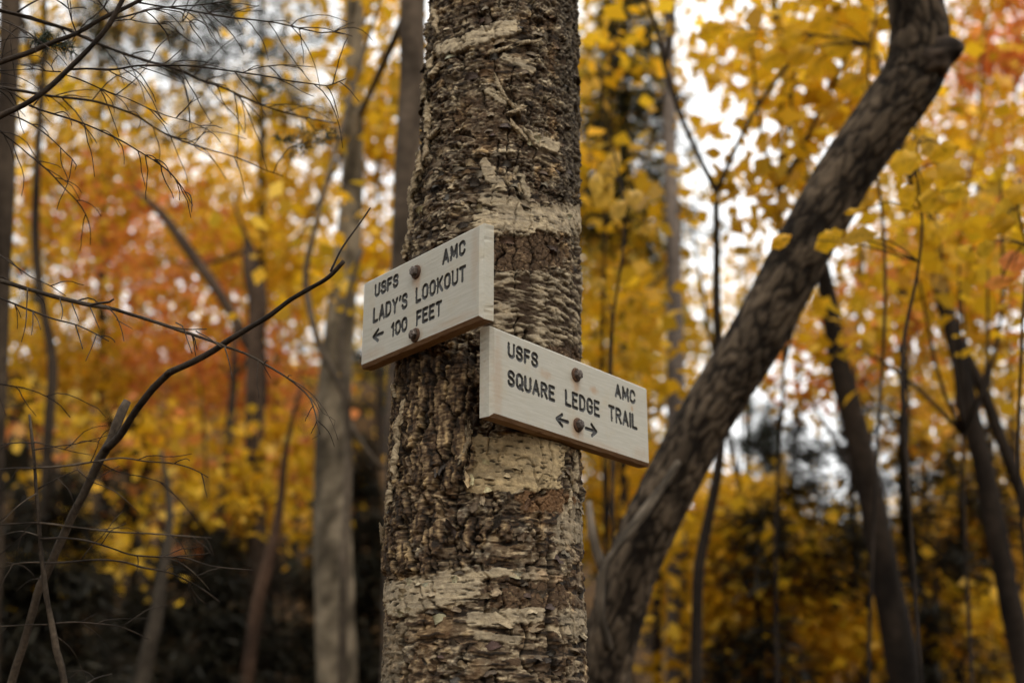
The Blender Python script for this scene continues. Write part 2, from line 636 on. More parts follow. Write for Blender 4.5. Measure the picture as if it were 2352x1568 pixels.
def bark_field(th, z):
    """height (m) and albedo of the bark; authored by type of bark and place on the trunk"""
    r0 = base_radius(th, z)
    s = th * .14
    P = trunk_point(th, z, r0)
    XY = project(P)
    X, Y = XY[..., 0], XY[..., 1]
    w1 = fbm(s * 22, z * 30, 1, 4)
    w2 = fbm(s * 22, z * 30, 2, 4)
    wf = fbm(s * 90, z * 120, 71, 3)
    sw, zw = s + .006 * w1, z + .005 * w2
    wl = fbm(s * 9, z * 9, 72, 3)
    Xw = X + 40 * w1 + 16 * wf + 30 * wl
    Yw = Y + 18 * w2 + 9 * wf
    frx = fbm(sw / .028, zw / .0058, 73, 4)          # fraying of torn edges, drawn out sideways
    fri = fbm(s / .011, z / .011, 74, 4)

    # torn sheets of papery bark: stepped noise, long sideways
    q = fbm(sw / .055, zw / .019, 21, 5, .55) * 2.6
    fl = np.floor(q)
    fr = q - fl
    terr = fl + sst(.46, .58, fr)
    q2 = fbm(sw / .022, zw / .0080, 23, 4, .6) * 2.4
    f2 = np.floor(q2)
    terr2 = f2 + sst(.42, .60, q2 - f2)
    shag = ridged(sw / .013, zw / .007, 41, 3)
    fine = fbm(sw / .0085, zw / .0029, 43, 3)
    lump = fbm(s / .05, z / .06, 45, 3)
    deep = sst(.25, .62, fbm(sw / .022, zw / .011, 47, 4))           # pits where scales have dropped off
    h_b = .0040 * terr + .0030 * terr2 + .0013 * shag + .0009 * fine + .004 * lump - .0055 * deep
    tone = fbm(s / .03, z / .014, 51, 4)
    tb = np.clip(.40 + .15 * terr2 + .12 * terr + .85 * tone + .95 * fine + .25 * shag - .45 * deep, 0, 1)
    c_b = mixc(DARK, BROWN, sst(.05, .45, tb))
    c_b = mixc(c_b, GREY, sst(.46, .70, tb))
    c_b = mixc(c_b, PALE * .9, sst(.72, 1.0, tb))
    warm = sst(.0, .5, fbm(s / .045, z / .05, 53, 3) + .35 * sst(1150, 1000, X) * sst(700, 900, Y))
    c_b = mixc(c_b, c_b * np.array([1.18, .98, .74]), warm)

    # plates split by deep, ragged cracks
    def plates(su, zu, seed):
        e, idv = cells((s + .012 * w1 + .004 * wf) / su, (z + .015 * w2 + .005 * wf) / zu, seed)
        ee = e + .11 * fri + .04 * fine
        top = sst(.02, .10, ee)
        e3, id3 = cells((s + .007 * w2 + .003 * wf) / (su * .6), (z + .006 * w1 + .002 * wf) / (zu * .33), seed + 40)
        chip = sst(.0, .05, e3 + .06 * fine)
        hh = (.0062 * top + .0017 * terr2 * top + .0006 * fine + .002 * (idv - .5) * top
              + .0013 * (id3 - .4) * chip * top - .002 * deep * top)
        mot = fbm(s / .014, z / .010, seed + 7, 4)
        tt = np.clip(.34 + .20 * (idv - .5) + .26 * (id3 - .5) + .95 * mot + .45 * fine + .08 * terr2 - .15 * deep, 0, 1)
        cc = mixc(DARK * 1.4, BROWN * 1.1, sst(.05, .25, tt))
        cc = mixc(cc, GREY, sst(.25, .48, tt))
        cc = mixc(cc, PALE, sst(.50, .78, tt))
        cc = mixc(cc * .7, cc, chip)
        cc = mixc(DARK, cc, sst(-.02, .12, ee))
        return hh, mixc(cc, cc * np.array([1.15, .97, .76]), warm * .6)

    h_p, c_p = plates(.026, .048, 61)
    # long upright furrows between narrow ridges
    e, idv = cells((s + .011 * w1 + .003 * wf + .008 * wl) / .0185, (z + .02 * w2 + .004 * wf) / .105, 63)
    ev = e + .13 * fri + .05 * fine
    rdg = sst(.02, .15, ev)
    e3, id3 = cells((s + .004 * wf + .003 * w2) / .010, (z + .004 * w1) / .030, 64)
    chv = sst(.0, .07, e3 + .06 * fine)
    h_v = (.0095 * rdg + .0016 * terr2 * rdg + .0007 * fbm(s / .004, z / .02, 65, 3) + .003 * (idv - .5) * rdg
           + .0016 * (id3 - .4) * chv * rdg + .0006 * fine)
    mv = np.clip(.38 + .8 * fbm(s / .007, z / .022, 66, 4) + .25 * (idv - .5) + .45 * (id3 - .5) + .45 * fine, 0, 1)
    c_v = mixc(DARK * 1.5, BROWN * 1.2, sst(.05, .3, mv))
    c_v = mixc(c_v, TAN * .85, sst(.35, .6, mv))
    c_v = mixc(c_v, PALE * np.array([1.05, .92, .72]), sst(.62, .85, mv))
    c_v = mixc(DARK, c_v, sst(.0, .2, ev))
    # thin layers lying in waves
    qw = fbm(sw / .075, zw / .013, 67, 4, .5) * 3.2 + 1.2 * wl
    fw_ = np.floor(qw)
    edge = sst(.40, .56, qw - fw_)
    h_w = .0024 * (fw_ + edge) + .0006 * fine + .0010 * fbm(s / .03, z / .006, 68, 3) - .004 * deep
    kw = _hash(fw_, np.zeros_like(fw_), 4) * (1 - edge) + _hash(fw_ + 1, np.zeros_like(fw_), 4) * edge
    tw_ = np.clip(kw * .75 + .55 * tone + .30 * fine, 0, 1)
    c_w = mixc(DARK * 1.3, BROWN * 1.2, sst(.0, .3, tw_))
    c_w = mixc(c_w, GREY * np.array([1.1, .98, .85]), sst(.3, .52, tw_))
    c_w = mixc(c_w, PALE * .95, sst(.55, .8, tw_))
    c_w = mixc(c_w, c_w * np.array([1.15, .96, .74]), warm * .7)

    # smooth birch skin with dark sideways lenticels
    ln = noise(sw / .020 + 3, zw / .0042, 81) + .5 * noise(sw / .009, zw / .0028, 83)
    lent = sst(.42, .62, ln + .25 * fbm(s / .06, z / .02, 85, 2))
    h_s = -.0018 * lent + .0005 * fine + .0012 * fbm(s / .03, z / .006, 87, 3)
    ts = np.clip(.6 + .7 * fbm(s / .05, z / .012, 89, 4), 0, 1)
    c_s = mixc(mixc(GREY * 1.15, PALE, ts), DARK * 1.2, lent * .9)

    # brown inner bark, flat with small squared cracks
    e, idv = cells((s + .002 * wf) / .016, (z + .002 * w2) / .011, 91)
    e2 = np.abs(noise(sw / .012, z / .05, 95))
    h_i = .0022 * sst(.0, .12, e) + .0012 * idv + .0012 * fine - .003 * sst(.05, .0, e2)
    c_i = mixc(BROWN * .7, BROWN * 1.5, np.clip(.4 + .4 * idv + .8 * tone, 0, 1))
    c_i = mixc(c_i, TAN, sst(.35, .7, fine + .3 * idv))
    c_i = mixc(DARK, c_i, sst(0, .1, e))

    def box(x0, x1, y0, y1, sx=14, sy=7, nz=None, amt=.5):
        sx, sy = sx * 1.6 + 10, sy * 1.5 + 6
        m = sst(x0 - sx, x0 + sx, Xw) * sst(x1 + sx, x1 - sx, Xw) * sst(y0 - sy, y0 + sy, Yw) * sst(y1 + sy, y1 - sy, Yw)
        return sst(.40, .60, m + amt * (frx if nz is None else nz)) * sst(.0, .12, m)

    def strip(xa, ya, xb, yb, half, soft=5, wob=1.):
        dx, dy = xb - xa, yb - ya
        L2 = dx * dx + dy * dy
        Xs, Ys = X + 8 * w1 + 6 * wf, Y + 8 * w2 + 5 * wf
        t = ((Xs - xa) * dx + (Ys - ya) * dy) / L2
        d = np.abs((Xs - xa) * dy - (Ys - ya) * dx) / math.sqrt(L2)
        m = sst(-.10, .10, t) * sst(1.10, .90, t) * sst(half * 1.6, half * .4, d)
        return sst(.40, .58, m + .55 * frx) * sst(.0, .12, m)

    H = h_b
    C = c_b
    mw = sst(-.05, .18, fbm(s / .05, z / .045, 75, 3)) * .9          # sheets among the scaly bark
    H = H * (1 - mw) + h_w * mw
    C = mixc(C, c_w * .82, mw)

    paper = np.zeros_like(X)

    def lay(w, h, c, lift=0.):
        nonlocal H, C, paper
        if lift >= .002:
            paper = np.maximum(paper, w)
        H = H * (1 - w) + (h + lift) * w
        C = mixc(C, c, w)

    lay(sst(840, 800, Yw) * 0 + box(700, 1092, 815, 1145, 10, 10, fri, .7), h_v, c_v)
    lower = box(700, 1600, 1118, 1318, 10, 12, fri, .7)
    lay(lower, h_w, c_w * .85)
    lay(lower * sst(.10, -.10, fbm(s / .03, z / .04, 77, 3) + (X - 1080) / 500.), h_v, c_v)
    lay(lower * sst(.02, .22, fbm(s / .04, z / .05, 78, 3)) * .85, h_p, c_p)
    lay(box(600, 1700, 1325, 1760, 10, 10, fri, .6) * .92, h_w, c_w)
    lay(box(930, 1080, 1480, 1700, 25, 14, fri, .7) * .8, h_p * .8, c_p)
    lay(box(1230, 1700, 1160, 1340, 15, 15, fri, .7) * .7, h_w, c_w)
    # brown patches where outer bark is gone
    lay(box(1138, 1284, 540, 622, 6, 4, fri, .6), h_i, c_i, -.004)
    lay(box(1040, 1190, 215, 335, 20, 8, fri, .6) * .85, h_i * .8 + .4 * h_b, mixc(c_i, c_b, .35 * np.ones_like(X)), -.002)
    lay(box(1240, 1330, 770, 850, 8, 5, fri, .6), h_i + .3 * h_p, c_i, -.002)
    lay(box(1188, 1320, 1130, 1175, 10, 5, fri, .6), h_i, mixc(c_i, ORANGE, .25 * np.ones_like(X)), -.001)
    lay(box(1120, 1300, 1335, 1400, 16, 5, fri, .6), h_i * .6, c_i * 1.1, 0)
    # streaky grey skin right of the upper sign
    streak = sst(-.15, .25, fbm(sw / .035, zw / .0075, 33, 4))
    lay(box(1085, 1600, 625, 800, 14, 10), h_b * .35 + .0035 * streak, mixc(BROWN * .6, mixc(GREY * 1.15, PALE, ts * .8), streak), .001)
    st2 = sst(-.05, .3, fbm(sw / .012, zw / .006, 35, 4))
    lay(box(1280, 1600, -60, 520, 16, 16) * .75, h_b * .8 + .002 * st2, mixc(DARK * 1.3, GREY * 1.25, st2))
    # pale papery bands
    lay(box(1080, 1600, 484, 536, 10, 4), h_s + .002 * terr2 * .4, c_s, .0035)
    lay(box(1140, 1600, 470, 500, 30, 6) * .8, h_s, c_s * .92, .002)
    lay(strip(1005, 120, 1190, 58, 17), h_s, c_s * .98, .006)
    lay(strip(1150, 130, 1230, 165, 9), h_s, c_s * .85, .004)
    lay(strip(1120, 205, 1180, 250, 10), h_s, c_s * .9, .005)
    lay(strip(1190, 305, 1285, 345, 13), h_s, c_s * .95, .005)
    lay(strip(1105, 365, 1150, 440, 13), h_s, c_s * .85, .003)
    lay(strip(1185, 385, 1215, 470, 9), h_s, c_s * .75, .004)
    lay(strip(1100, 455, 1210, 470, 14), h_s, c_s * .8, .002)
    lay(box(1080, 1290, 1000, 1128, 8, 4), h_s, c_s * (WARM / PALE), .003)
    lay(box(1280, 1345, 1160, 1250, 8, 8) * .7, h_s, c_s * .9, .001)
    lay(strip(885, 1380, 1100, 1335, 40, 6), h_s, c_s, .004)
    lay(strip(1040, 1322, 1150, 1318, 8, 3), h_s, c_s, .004)
    lay(strip(1130, 1312, 1290, 1330, 9, 3), h_s, mixc(c_s, ORANGE, .35 * sst(1200, 1260, X)), .004)
    lay(strip(1070, 1425, 1250, 1412, 17, 4), h_s, c_s * .95, .003)
    lay(strip(1090, 1458, 1200, 1470, 10, 4), h_s, c_s * .85, .002)
    lay(box(700, 930, 1430, 1700, 20, 10) * .6, h_s + .3 * h_b, c_s * .65, .001)
    lay(box(1290, 1600, 1400, 1475, 12, 6) * .8, h_s + .3 * h_b, c_s * .8, .001)

    # fissures wandering up the trunk, weaker across the papery bands
    fz = np.abs(noise((s + .012 * w1 + .010 * wl) / .034, z / .15 + .6 * w2, 101))
    fi = sst(.075, .018, fz + .06 * fri) * sst(-.1, .25, fbm(s / .05, z / .07, 103, 3) + .25) * (1 - .6 * paper)
    H = H - .0080 * fi
    C = mixc(C, DARK, fi * .75)

    # long cracks
    def crack(pts, half, depth):
        nonlocal H, C
        pts = np.array(pts, float)
        xs = np.interp(Y, pts[:, 1], pts[:, 0]) + 9 * w1 + 5 * wf
        m = sst(half, half * .3, np.abs(X - xs)) * sst(pts[0, 1] - 8, pts[0, 1] + 12, Y) * sst(pts[-1, 1] + 8, pts[-1, 1] - 12, Y)
        H = H - depth * m
        C = mixc(C, DARK * .8, m * .75)

    crack([(1258, 1255), (1266, 1330), (1256, 1420), (1276, 1560), (1276, 1640)], 7, .009)
    crack([(1302, 1035), (1296, 1100), (1300, 1170)], 6, .007)
    crack([(1195, 380), (1188, 430), (1210, 480)], 8, .008)
    crack([(985, 180), (975, 330), (962, 470)], 9, .009)
    crack([(1170, 215), (1185, 285)], 12, .009)
    crack([(1088, 800), (1090, 900), (1082, 1000)], 8, .008)
    fade = sst(1.4, 1.56, z) * sst(3.15, 2.95, z)
    return H * (.35 + .65 * fade), C


def build_birch():
    root = thing("birch_tree", "thick old birch trunk with ragged peeling bark that carries both signs", "tree", (TX[1], TY, 0))
    # rows fine where the photo shows the trunk, coarse above and below
    zf = np.arange(1.52, 3.0, .00135)
    z = np.concatenate([np.arange(-.25, 1.52, .02), zf, np.arange(3.0, 9.0, .05)])
    tf = np.linspace(-1.95, 1.95, 400)
    tb = np.linspace(1.95, 2 * math.pi - 1.95, 46)[1:-1]
    th = np.concatenate([tf, tb])
    TH, Z = np.meshgrid(th, z)
    tw = np.where(TH > math.pi, TH - 2 * math.pi, TH)
    H, C = bark_field(tw, Z)
    r = base_radius(tw, Z) + H
    V = trunk_point(tw, Z, r)
    # bark is shaved where the boards are seated
    for po in (LEFT, RIGHT):
        L = po.local(V)
        m = (np.abs(L[..., 0]) < po.w / 2 + .002) & (np.abs(L[..., 2]) < po.h / 2 + .002) & (L[..., 1] < BT + .0015)
        push = np.where(m, BT + .0015 - L[..., 1], 0)
        V = V + push[..., None] * po.M[:, 1]
    n, k = TH.shape
    i, j = np.meshgrid(np.arange(n - 1), np.arange(k), indexing='ij')
    j2 = (j + 1) % k
    F = np.stack([i * k + j, i * k + j2, (i + 1) * k + j2, (i + 1) * k + j], -1).reshape(-1, 4)
    o = mesh_obj("trunk", V.reshape(-1, 3) - np.array([TX[1], TY, 0]), F, M_BARK, root, C.reshape(-1, 3), True)
    return root


birch = build_birch()
B0 = np.array([TX[1], TY, 0])


def trunk_frame(X, Y):
    th, z = on_trunk(X, Y)
    h, c = bark_field(np.array([th]), np.array([z]))
    r = base_radius(th, z)
    p = trunk_point(np.array(th), np.array(z), r + max(0., float(h[0])) * .7)
    nrm = np.array([math.sin(th), -math.cos(th), 0.])
    tan = np.array([math.cos(th), math.sin(th), 0.])
    return p, nrm, tan, c[0]


def clear_of_boards(p, m=.012):
    for po in (LEFT, RIGHT):
        L = po.local(p)
        if abs(L[0]) < po.w / 2 + m and abs(L[2]) < po.h / 2 + m and L[1] > -m:
            return False
    return True


def bark_curl(X, Y, length, radius, tilt, lift=.6, turns=1.35, seed=0, col=None):
    """a strip of bark rolled up on itself, standing off the trunk"""
    p, nrm, tan, c = trunk_frame(X, Y)
    rg = np.random.default_rng(seed + 500)
    nl, nt = 22, 16
    ax = math.cos(tilt) * np.array([0, 0, 1.]) + math.sin(tilt) * tan
    side = np.cross(nrm, ax)
    V, cols = [], []
    base = (PALE * .85 + GREY * .30) * (.70 + .45 * rg.random()) if col is None else np.array(col)
    ragged = rg.uniform(-.10, .10, (2, nt)) + .10 * np.sin(np.arange(nt) * .9 + seed)[None]
    wob = np.cumsum(rg.standard_normal((nl, 2)), 0) * .0007
    rv = 1 + .10 * np.sin(np.linspace(0, 7, nl) + seed) + .05 * rg.standard_normal(nl)
    band = np.where(rg.random(nl) < .22, rg.uniform(.3, .6, nl), 1.)
    open_ = rg.uniform(-.5, .5)
    for i in range(nl):
        f = i / (nl - 1)
        rr = radius * (.95 - .35 * abs(f - .45)) * rv[i]
        for j in range(nt):
            g = j / (nt - 1)
            a = turns * 2 * math.pi * g + open_ * f * 2
            q = rr * (1 - .45 * g) * (1 + .05 * rg.standard_normal())
            fe = f + (ragged[0, j] * (1 - f) ** 3 + ragged[1, j] * f ** 3)
            V.append(p + nrm * radius * lift + side * wob[i, 0] + nrm * wob[i, 1] + ax * (fe - .5) * length
                     + q * (math.cos(a) * -nrm + math.sin(a) * side))
            tone = (.75 + .4 * rg.random()) * (band[i] if (j * 7 + i) % 5 else 1.)
            cols.append((base * (1 - g * .55) + TAN * .8 * g * .55) * tone)
    V = np.array(V)
    F = [(i * nt + j, i * nt + j + 1, (i + 1) * nt + j + 1, (i + 1) * nt + j) for i in range(nl - 1) for j in range(nt - 1)]
    cen = V.mean(0)
    o = mesh_obj("bark_curl", V - cen, F, M_BARK, birch, np.array(cols), True)
    o.location = cen - B0
    return o


CURLS = [  # X, Y, length, radius, tilt
    (1000, 140, .030, .0065, .1), (1004, 165, .022, .0075, .5), (992, 258, .028, .0075, .05), (990, 292, .026, .0070, .1),
    (1000, 312, .030, .0050, 1.4), (972, 385, .036, .0070, .35), (962, 420, .034, .0075, .25), (953, 455, .032, .0070, .15),
    (948, 490, .030, .0065, .1), (945, 522, .026, .0065, .0), (941, 552, .024, .0065, .05), (940, 578, .018, .0085, .6),
    (985, 345, .030, .006, .2), (978, 215, .028, .006, -.1),
    (1186, 262, .024, .0095, 1.1), (1193, 300, .032, .0065, -.5), (1212, 322, .030, .0055, -.9), (1170, 235, .03, .006, -.7),
    (1210, 105, .034, .0055, 1.15), (1150, 118, .030, .005, 1.25), (1060, 298, .018, .0075, .8), (1050, 205, .018, .006, .6),
    (1143, 198, .034, .0055, -.5), (1165, 408, .026, .005, -.35), (1190, 425, .026, .0045, -.3),
    (936, 950, .030, .0060, .05), (932, 985, .030, .0060, .1), (926, 1020, .028, .0060, .1), (921, 1062, .030, .0065, .05),
    (917, 1098, .028, .0065, .05), (912, 1132, .024, .006, .1), (906, 1160, .022, .0055, .3), (893, 1228, .026, .0065, .35),
    (902, 1190, .020, .0050, .2), (925, 900, .020, .005, -.1),
    (1082, 985, .020, .0050, .1), (1078, 1012, .026, .0052, .15), (1068, 1045, .026, .0058, .3), (1072, 1078, .028, .0058, -.5),
    (1310, 1072, .034, .0050, -.05), (1314, 1105, .026, .0055, -.2), (1306, 1150, .026, .0045, .15),
    (1013, 60, .024, .006, .2), (1005, 30, .02, .006, -.2),
]
for i, (X, Y, L, r, t) in enumerate(CURLS):
    mid = 1030 < X < 1290
    bark_curl(X, Y, L * 1.1, r * (.95 if mid else 1.1), t, .45 if mid else .85, (.75 if mid else 1.3) + .25 * math.sin(i * 2.1), i)


def bark_flakes(n):
    """small scales of bark lifting off the trunk, one object each"""
    rg = np.random.default_rng(77)
    made = 0
    while made < n:
        X, Y = rg.uniform(885, 1345), rg.uniform(5, 1565)
        th, z = on_trunk(X, Y)
        if abs(th) > 1.45:
            continue
        p, nrm, tan, c = trunk_frame(X, Y)
        if not clear_of_boards(p, .03):
            continue
        w, hgt = rg.uniform(.010, .034), rg.uniform(.004, .011)
        lower = 830 < Y < 1310 and (X < 1090 or Y > 1130)
        if lower and rg.random() < .55:
            continue
        if lower:
            w, hgt = rg.uniform(.007, .015), rg.uniform(.010, .026)
        a0 = rg.uniform(-.35, .35)
        zdir = np.array([0, 0, 1.])
        U = math.cos(a0) * tan + math.sin(a0) * zdir
        Wd = -math.sin(a0) * tan + math.cos(a0) * zdir
        hinge = rg.choice([-1, 1])
        curl = rg.uniform(.25, 1.0)
        nu, nv = 7, 5
        V, cols = [], []
        bc = np.clip(c * rg.uniform(.9, 1.7), .05, .45) * .75 + .25 * [GREY, PALE, TAN, GREY * .8, BROWN * 1.3][rg.integers(5)]
        edge = rg.uniform(.55, 1.25, (2, nu))
        for iv in range(nv):
            fv = iv / (nv - 1)
            for iu in range(nu):
                fu = iu / (nu - 1) * 2 - 1
                prof = math.sqrt(max(0, 1 - abs(fu) ** 3))
                vv = ((fv - .5) * 2) * hgt / 2 * (prof * edge[0 if fv < .5 else 1, iu] + .06)
                lift = curl * hgt * .8 * (fv if hinge > 0 else 1 - fv) ** 2 + .001
                lift += .22 * w * fu * fu * rg.uniform(-.3, .9)
                V.append(U * fu * w / 2 + Wd * vv + nrm * lift - nrm * .012 * fu * fu * w / .024)
                cols.append(bc * rg.uniform(.7, 1.25))
        V = np.array(V)
        F = [(i * nu + j, i * nu + j + 1, (i + 1) * nu + j + 1, (i + 1) * nu + j) for i in range(nv - 1) for j in range(nu - 1)]
        o = mesh_obj("bark_flake", V, F, M_BARK, birch, np.array(cols), True)
        o.location = p + nrm * .001 - B0
        made += 1


bark_flakes(230)

# ------------------------------------------------------------------ sign lettering: routed single-stroke capitals
def arc(cx, cyy, rx, ry, a0, a1, n=12):
    t = np.radians(np.linspace(a0, a1, n))
    return [(cx + rx * math.cos(x), cyy + ry * math.sin(x)) for x in t]


def spl(pts):
    P = np.array([(a, b, 0) for a, b in pts], float)
    C, _ = smooth_path(P, np.ones(len(P)), .05)
    return [(a, b) for a, b, _ in C]


GL = {
    'U': (.60, [[(0, 1), (0, .30)] + arc(.30, .30, .30, .30, 180, 360) + [(.60, 1)]]),
    'S': (.58, [spl([(.57, .77), (.52, .92), (.30, 1), (.08, .93), (0, .76), (.08, .60), (.30, .52), (.51, .42), (.58, .25), (.50, .07), (.28, 0), (.07, .07), (0, .23)])]),
    'F': (.52, [[(0, 0), (0, 1), (.52, 1)], [(0, .52), (.42, .52)]]),
    'E': (.54, [[(.54, 0), (0, 0), (0, 1), (.54, 1)], [(0, .52), (.44, .52)]]),
    'A': (.64, [[(0, 0), (.32, 1), (.64, 0)], [(.10, .30), (.54, .30)]]),
    'M': (.72, [[(0, 0), (.04, 1), (.36, .22), (.68, 1), (.72, 0)]]),
    'C': (.58, [[(.58, .74)] + arc(.29, .72, .29, .28, 8, 180) + arc(.29, .28, .29, .28, 180, 352)]),
    'L': (.52, [[(0, 1), (0, 0), (.52, 0)]]),
    'D': (.60, [[(0, 0), (0, 1), (.24, 1)] + arc(.24, .64, .36, .36, 90, 0, 8) + arc(.24, .36, .36, .36, 0, -90, 8) + [(0, 0)]]),
    'Y': (.62, [[(0, 1), (.31, .50), (.62, 1)], [(.31, .50), (.31, 0)]]),
    "'": (.10, [[(.12, 1), (.02, .78)]]),
    'O': (.62, [arc(.31, .66, .31, .34, 0, 180) + arc(.31, .34, .31, .34, 180, 360) + [(.62, .66)]]),
    '0': (.58, [arc(.29, .68, .29, .32, 0, 180) + arc(.29, .32, .29, .32, 180, 360) + [(.58, .68)]]),
    'K': (.60, [[(0, 0), (0, 1)], [(.58, 1), (0, .38)], [(.20, .58), (.60, 0)]]),
    'T': (.60, [[(0, 1), (.60, 1)], [(.30, 1), (.30, 0)]]),
    '1': (.22, [[(0, .78), (.20, 1), (.20, 0)]]),
    'Q': (.62, [arc(.31, .66, .31, .34, 0, 180) + arc(.31, .34, .31, .34, 180, 360) + [(.62, .66)], [(.38, .22), (.66, -.06)]]),
    'R': (.60, [[(0, 0), (0, 1), (.32, 1)] + arc(.32, .75, .25, .25, 90, -90, 10) + [(0, .50)], [(.30, .50), (.60, 0)]]),
    'G': (.60, [[(.58, .76)] + arc(.30, .71, .30, .29, 15, 180) + arc(.30, .29, .30, .29, 180, 360) + [(.60, .46), (.34, .46)]]),
    'I': (.0, [[(0, 0), (0, 1)]]),
}
SW = .0028                                 # half the stroke


def word_strokes(word, u0, u1, v0, v1):
    """polylines in board metres, fitted between the outer edges given"""
    u0, u1, v0, v1 = u0 + SW, u1 - SW, v0 + SW, v1 - SW
    gap = .34
    wid = sum(GL[c][0] for c in word) + gap * (len(word) - 1)
    k = (u1 - u0) / wid
    x, out = 0., []
    for c in word:
        gw, st = GL[c]
        for s in st:
            out.append([(u0 + (x + a) * k, v0 + b * (v1 - v0)) for a, b in s])
        x += gw + gap
    return out


def arrow(tip, tail, b1, b2):
    return [[tip, tail], [b1, tip, b2]]


def hex_bolt(parent, u, v, spin, seed):
    """lag bolt: washer with a worn hexagonal head on it"""
    rg = np.random.default_rng(seed)
    # head: hexagon that swells to a domed, battered top
    prof = [(.0074, 0), (.0076, .0015), (.0075, .0048), (.0067, .0060), (.0040, .0067), (.0, .0069)]
    n = 24
    V = []
    for (r, h) in prof[:-1]:
        for j in range(n):
            a = 2 * math.pi * j / n + spin
            hx = math.cos(math.pi / 6) / math.cos(((a - spin) % (math.pi / 3)) - math.pi / 6)
            rr = r * (.92 * hx + .08) * (1 + .012 * rg.standard_normal())
            V.append((u + rr * math.cos(a), -.0028 - h - .0003 * rg.standard_normal(), v + rr * math.sin(a)))
    V.append((u, -.0028 - prof[-1][1], v))
    m = len(prof) - 1
    F = [(i * n + j, (i + 1) * n + j, (i + 1) * n + (j + 1) % n, i * n + (j + 1) % n) for i in range(m - 1) for j in range(n)]
    F += [((m - 1) * n + j, m * n, (m - 1) * n + (j + 1) % n) for j in range(n)]
    b = mesh_obj("bolt", V, F, M_BOLT, parent, None, False)
    # washer
    V, F = [], []
    n = 32
    for (r, h) in [(.0106, -.0004), (.0108, .0012), (.0102, .0026), (.0070, .0030)]:
        for j in range(n):
            a = 2 * math.pi * j / n
            rr = r * (1 + .012 * rg.standard_normal())
            V.append((u + rr * math.cos(a), -h, v + rr * math.sin(a)))
    F = [(i * n + j, (i + 1) * n + j, (i + 1) * n + (j + 1) % n, i * n + (j + 1) % n) for i in range(3) for j in range(n)]
    mesh_obj("washer", V, F, M_RUST, b, None, True)


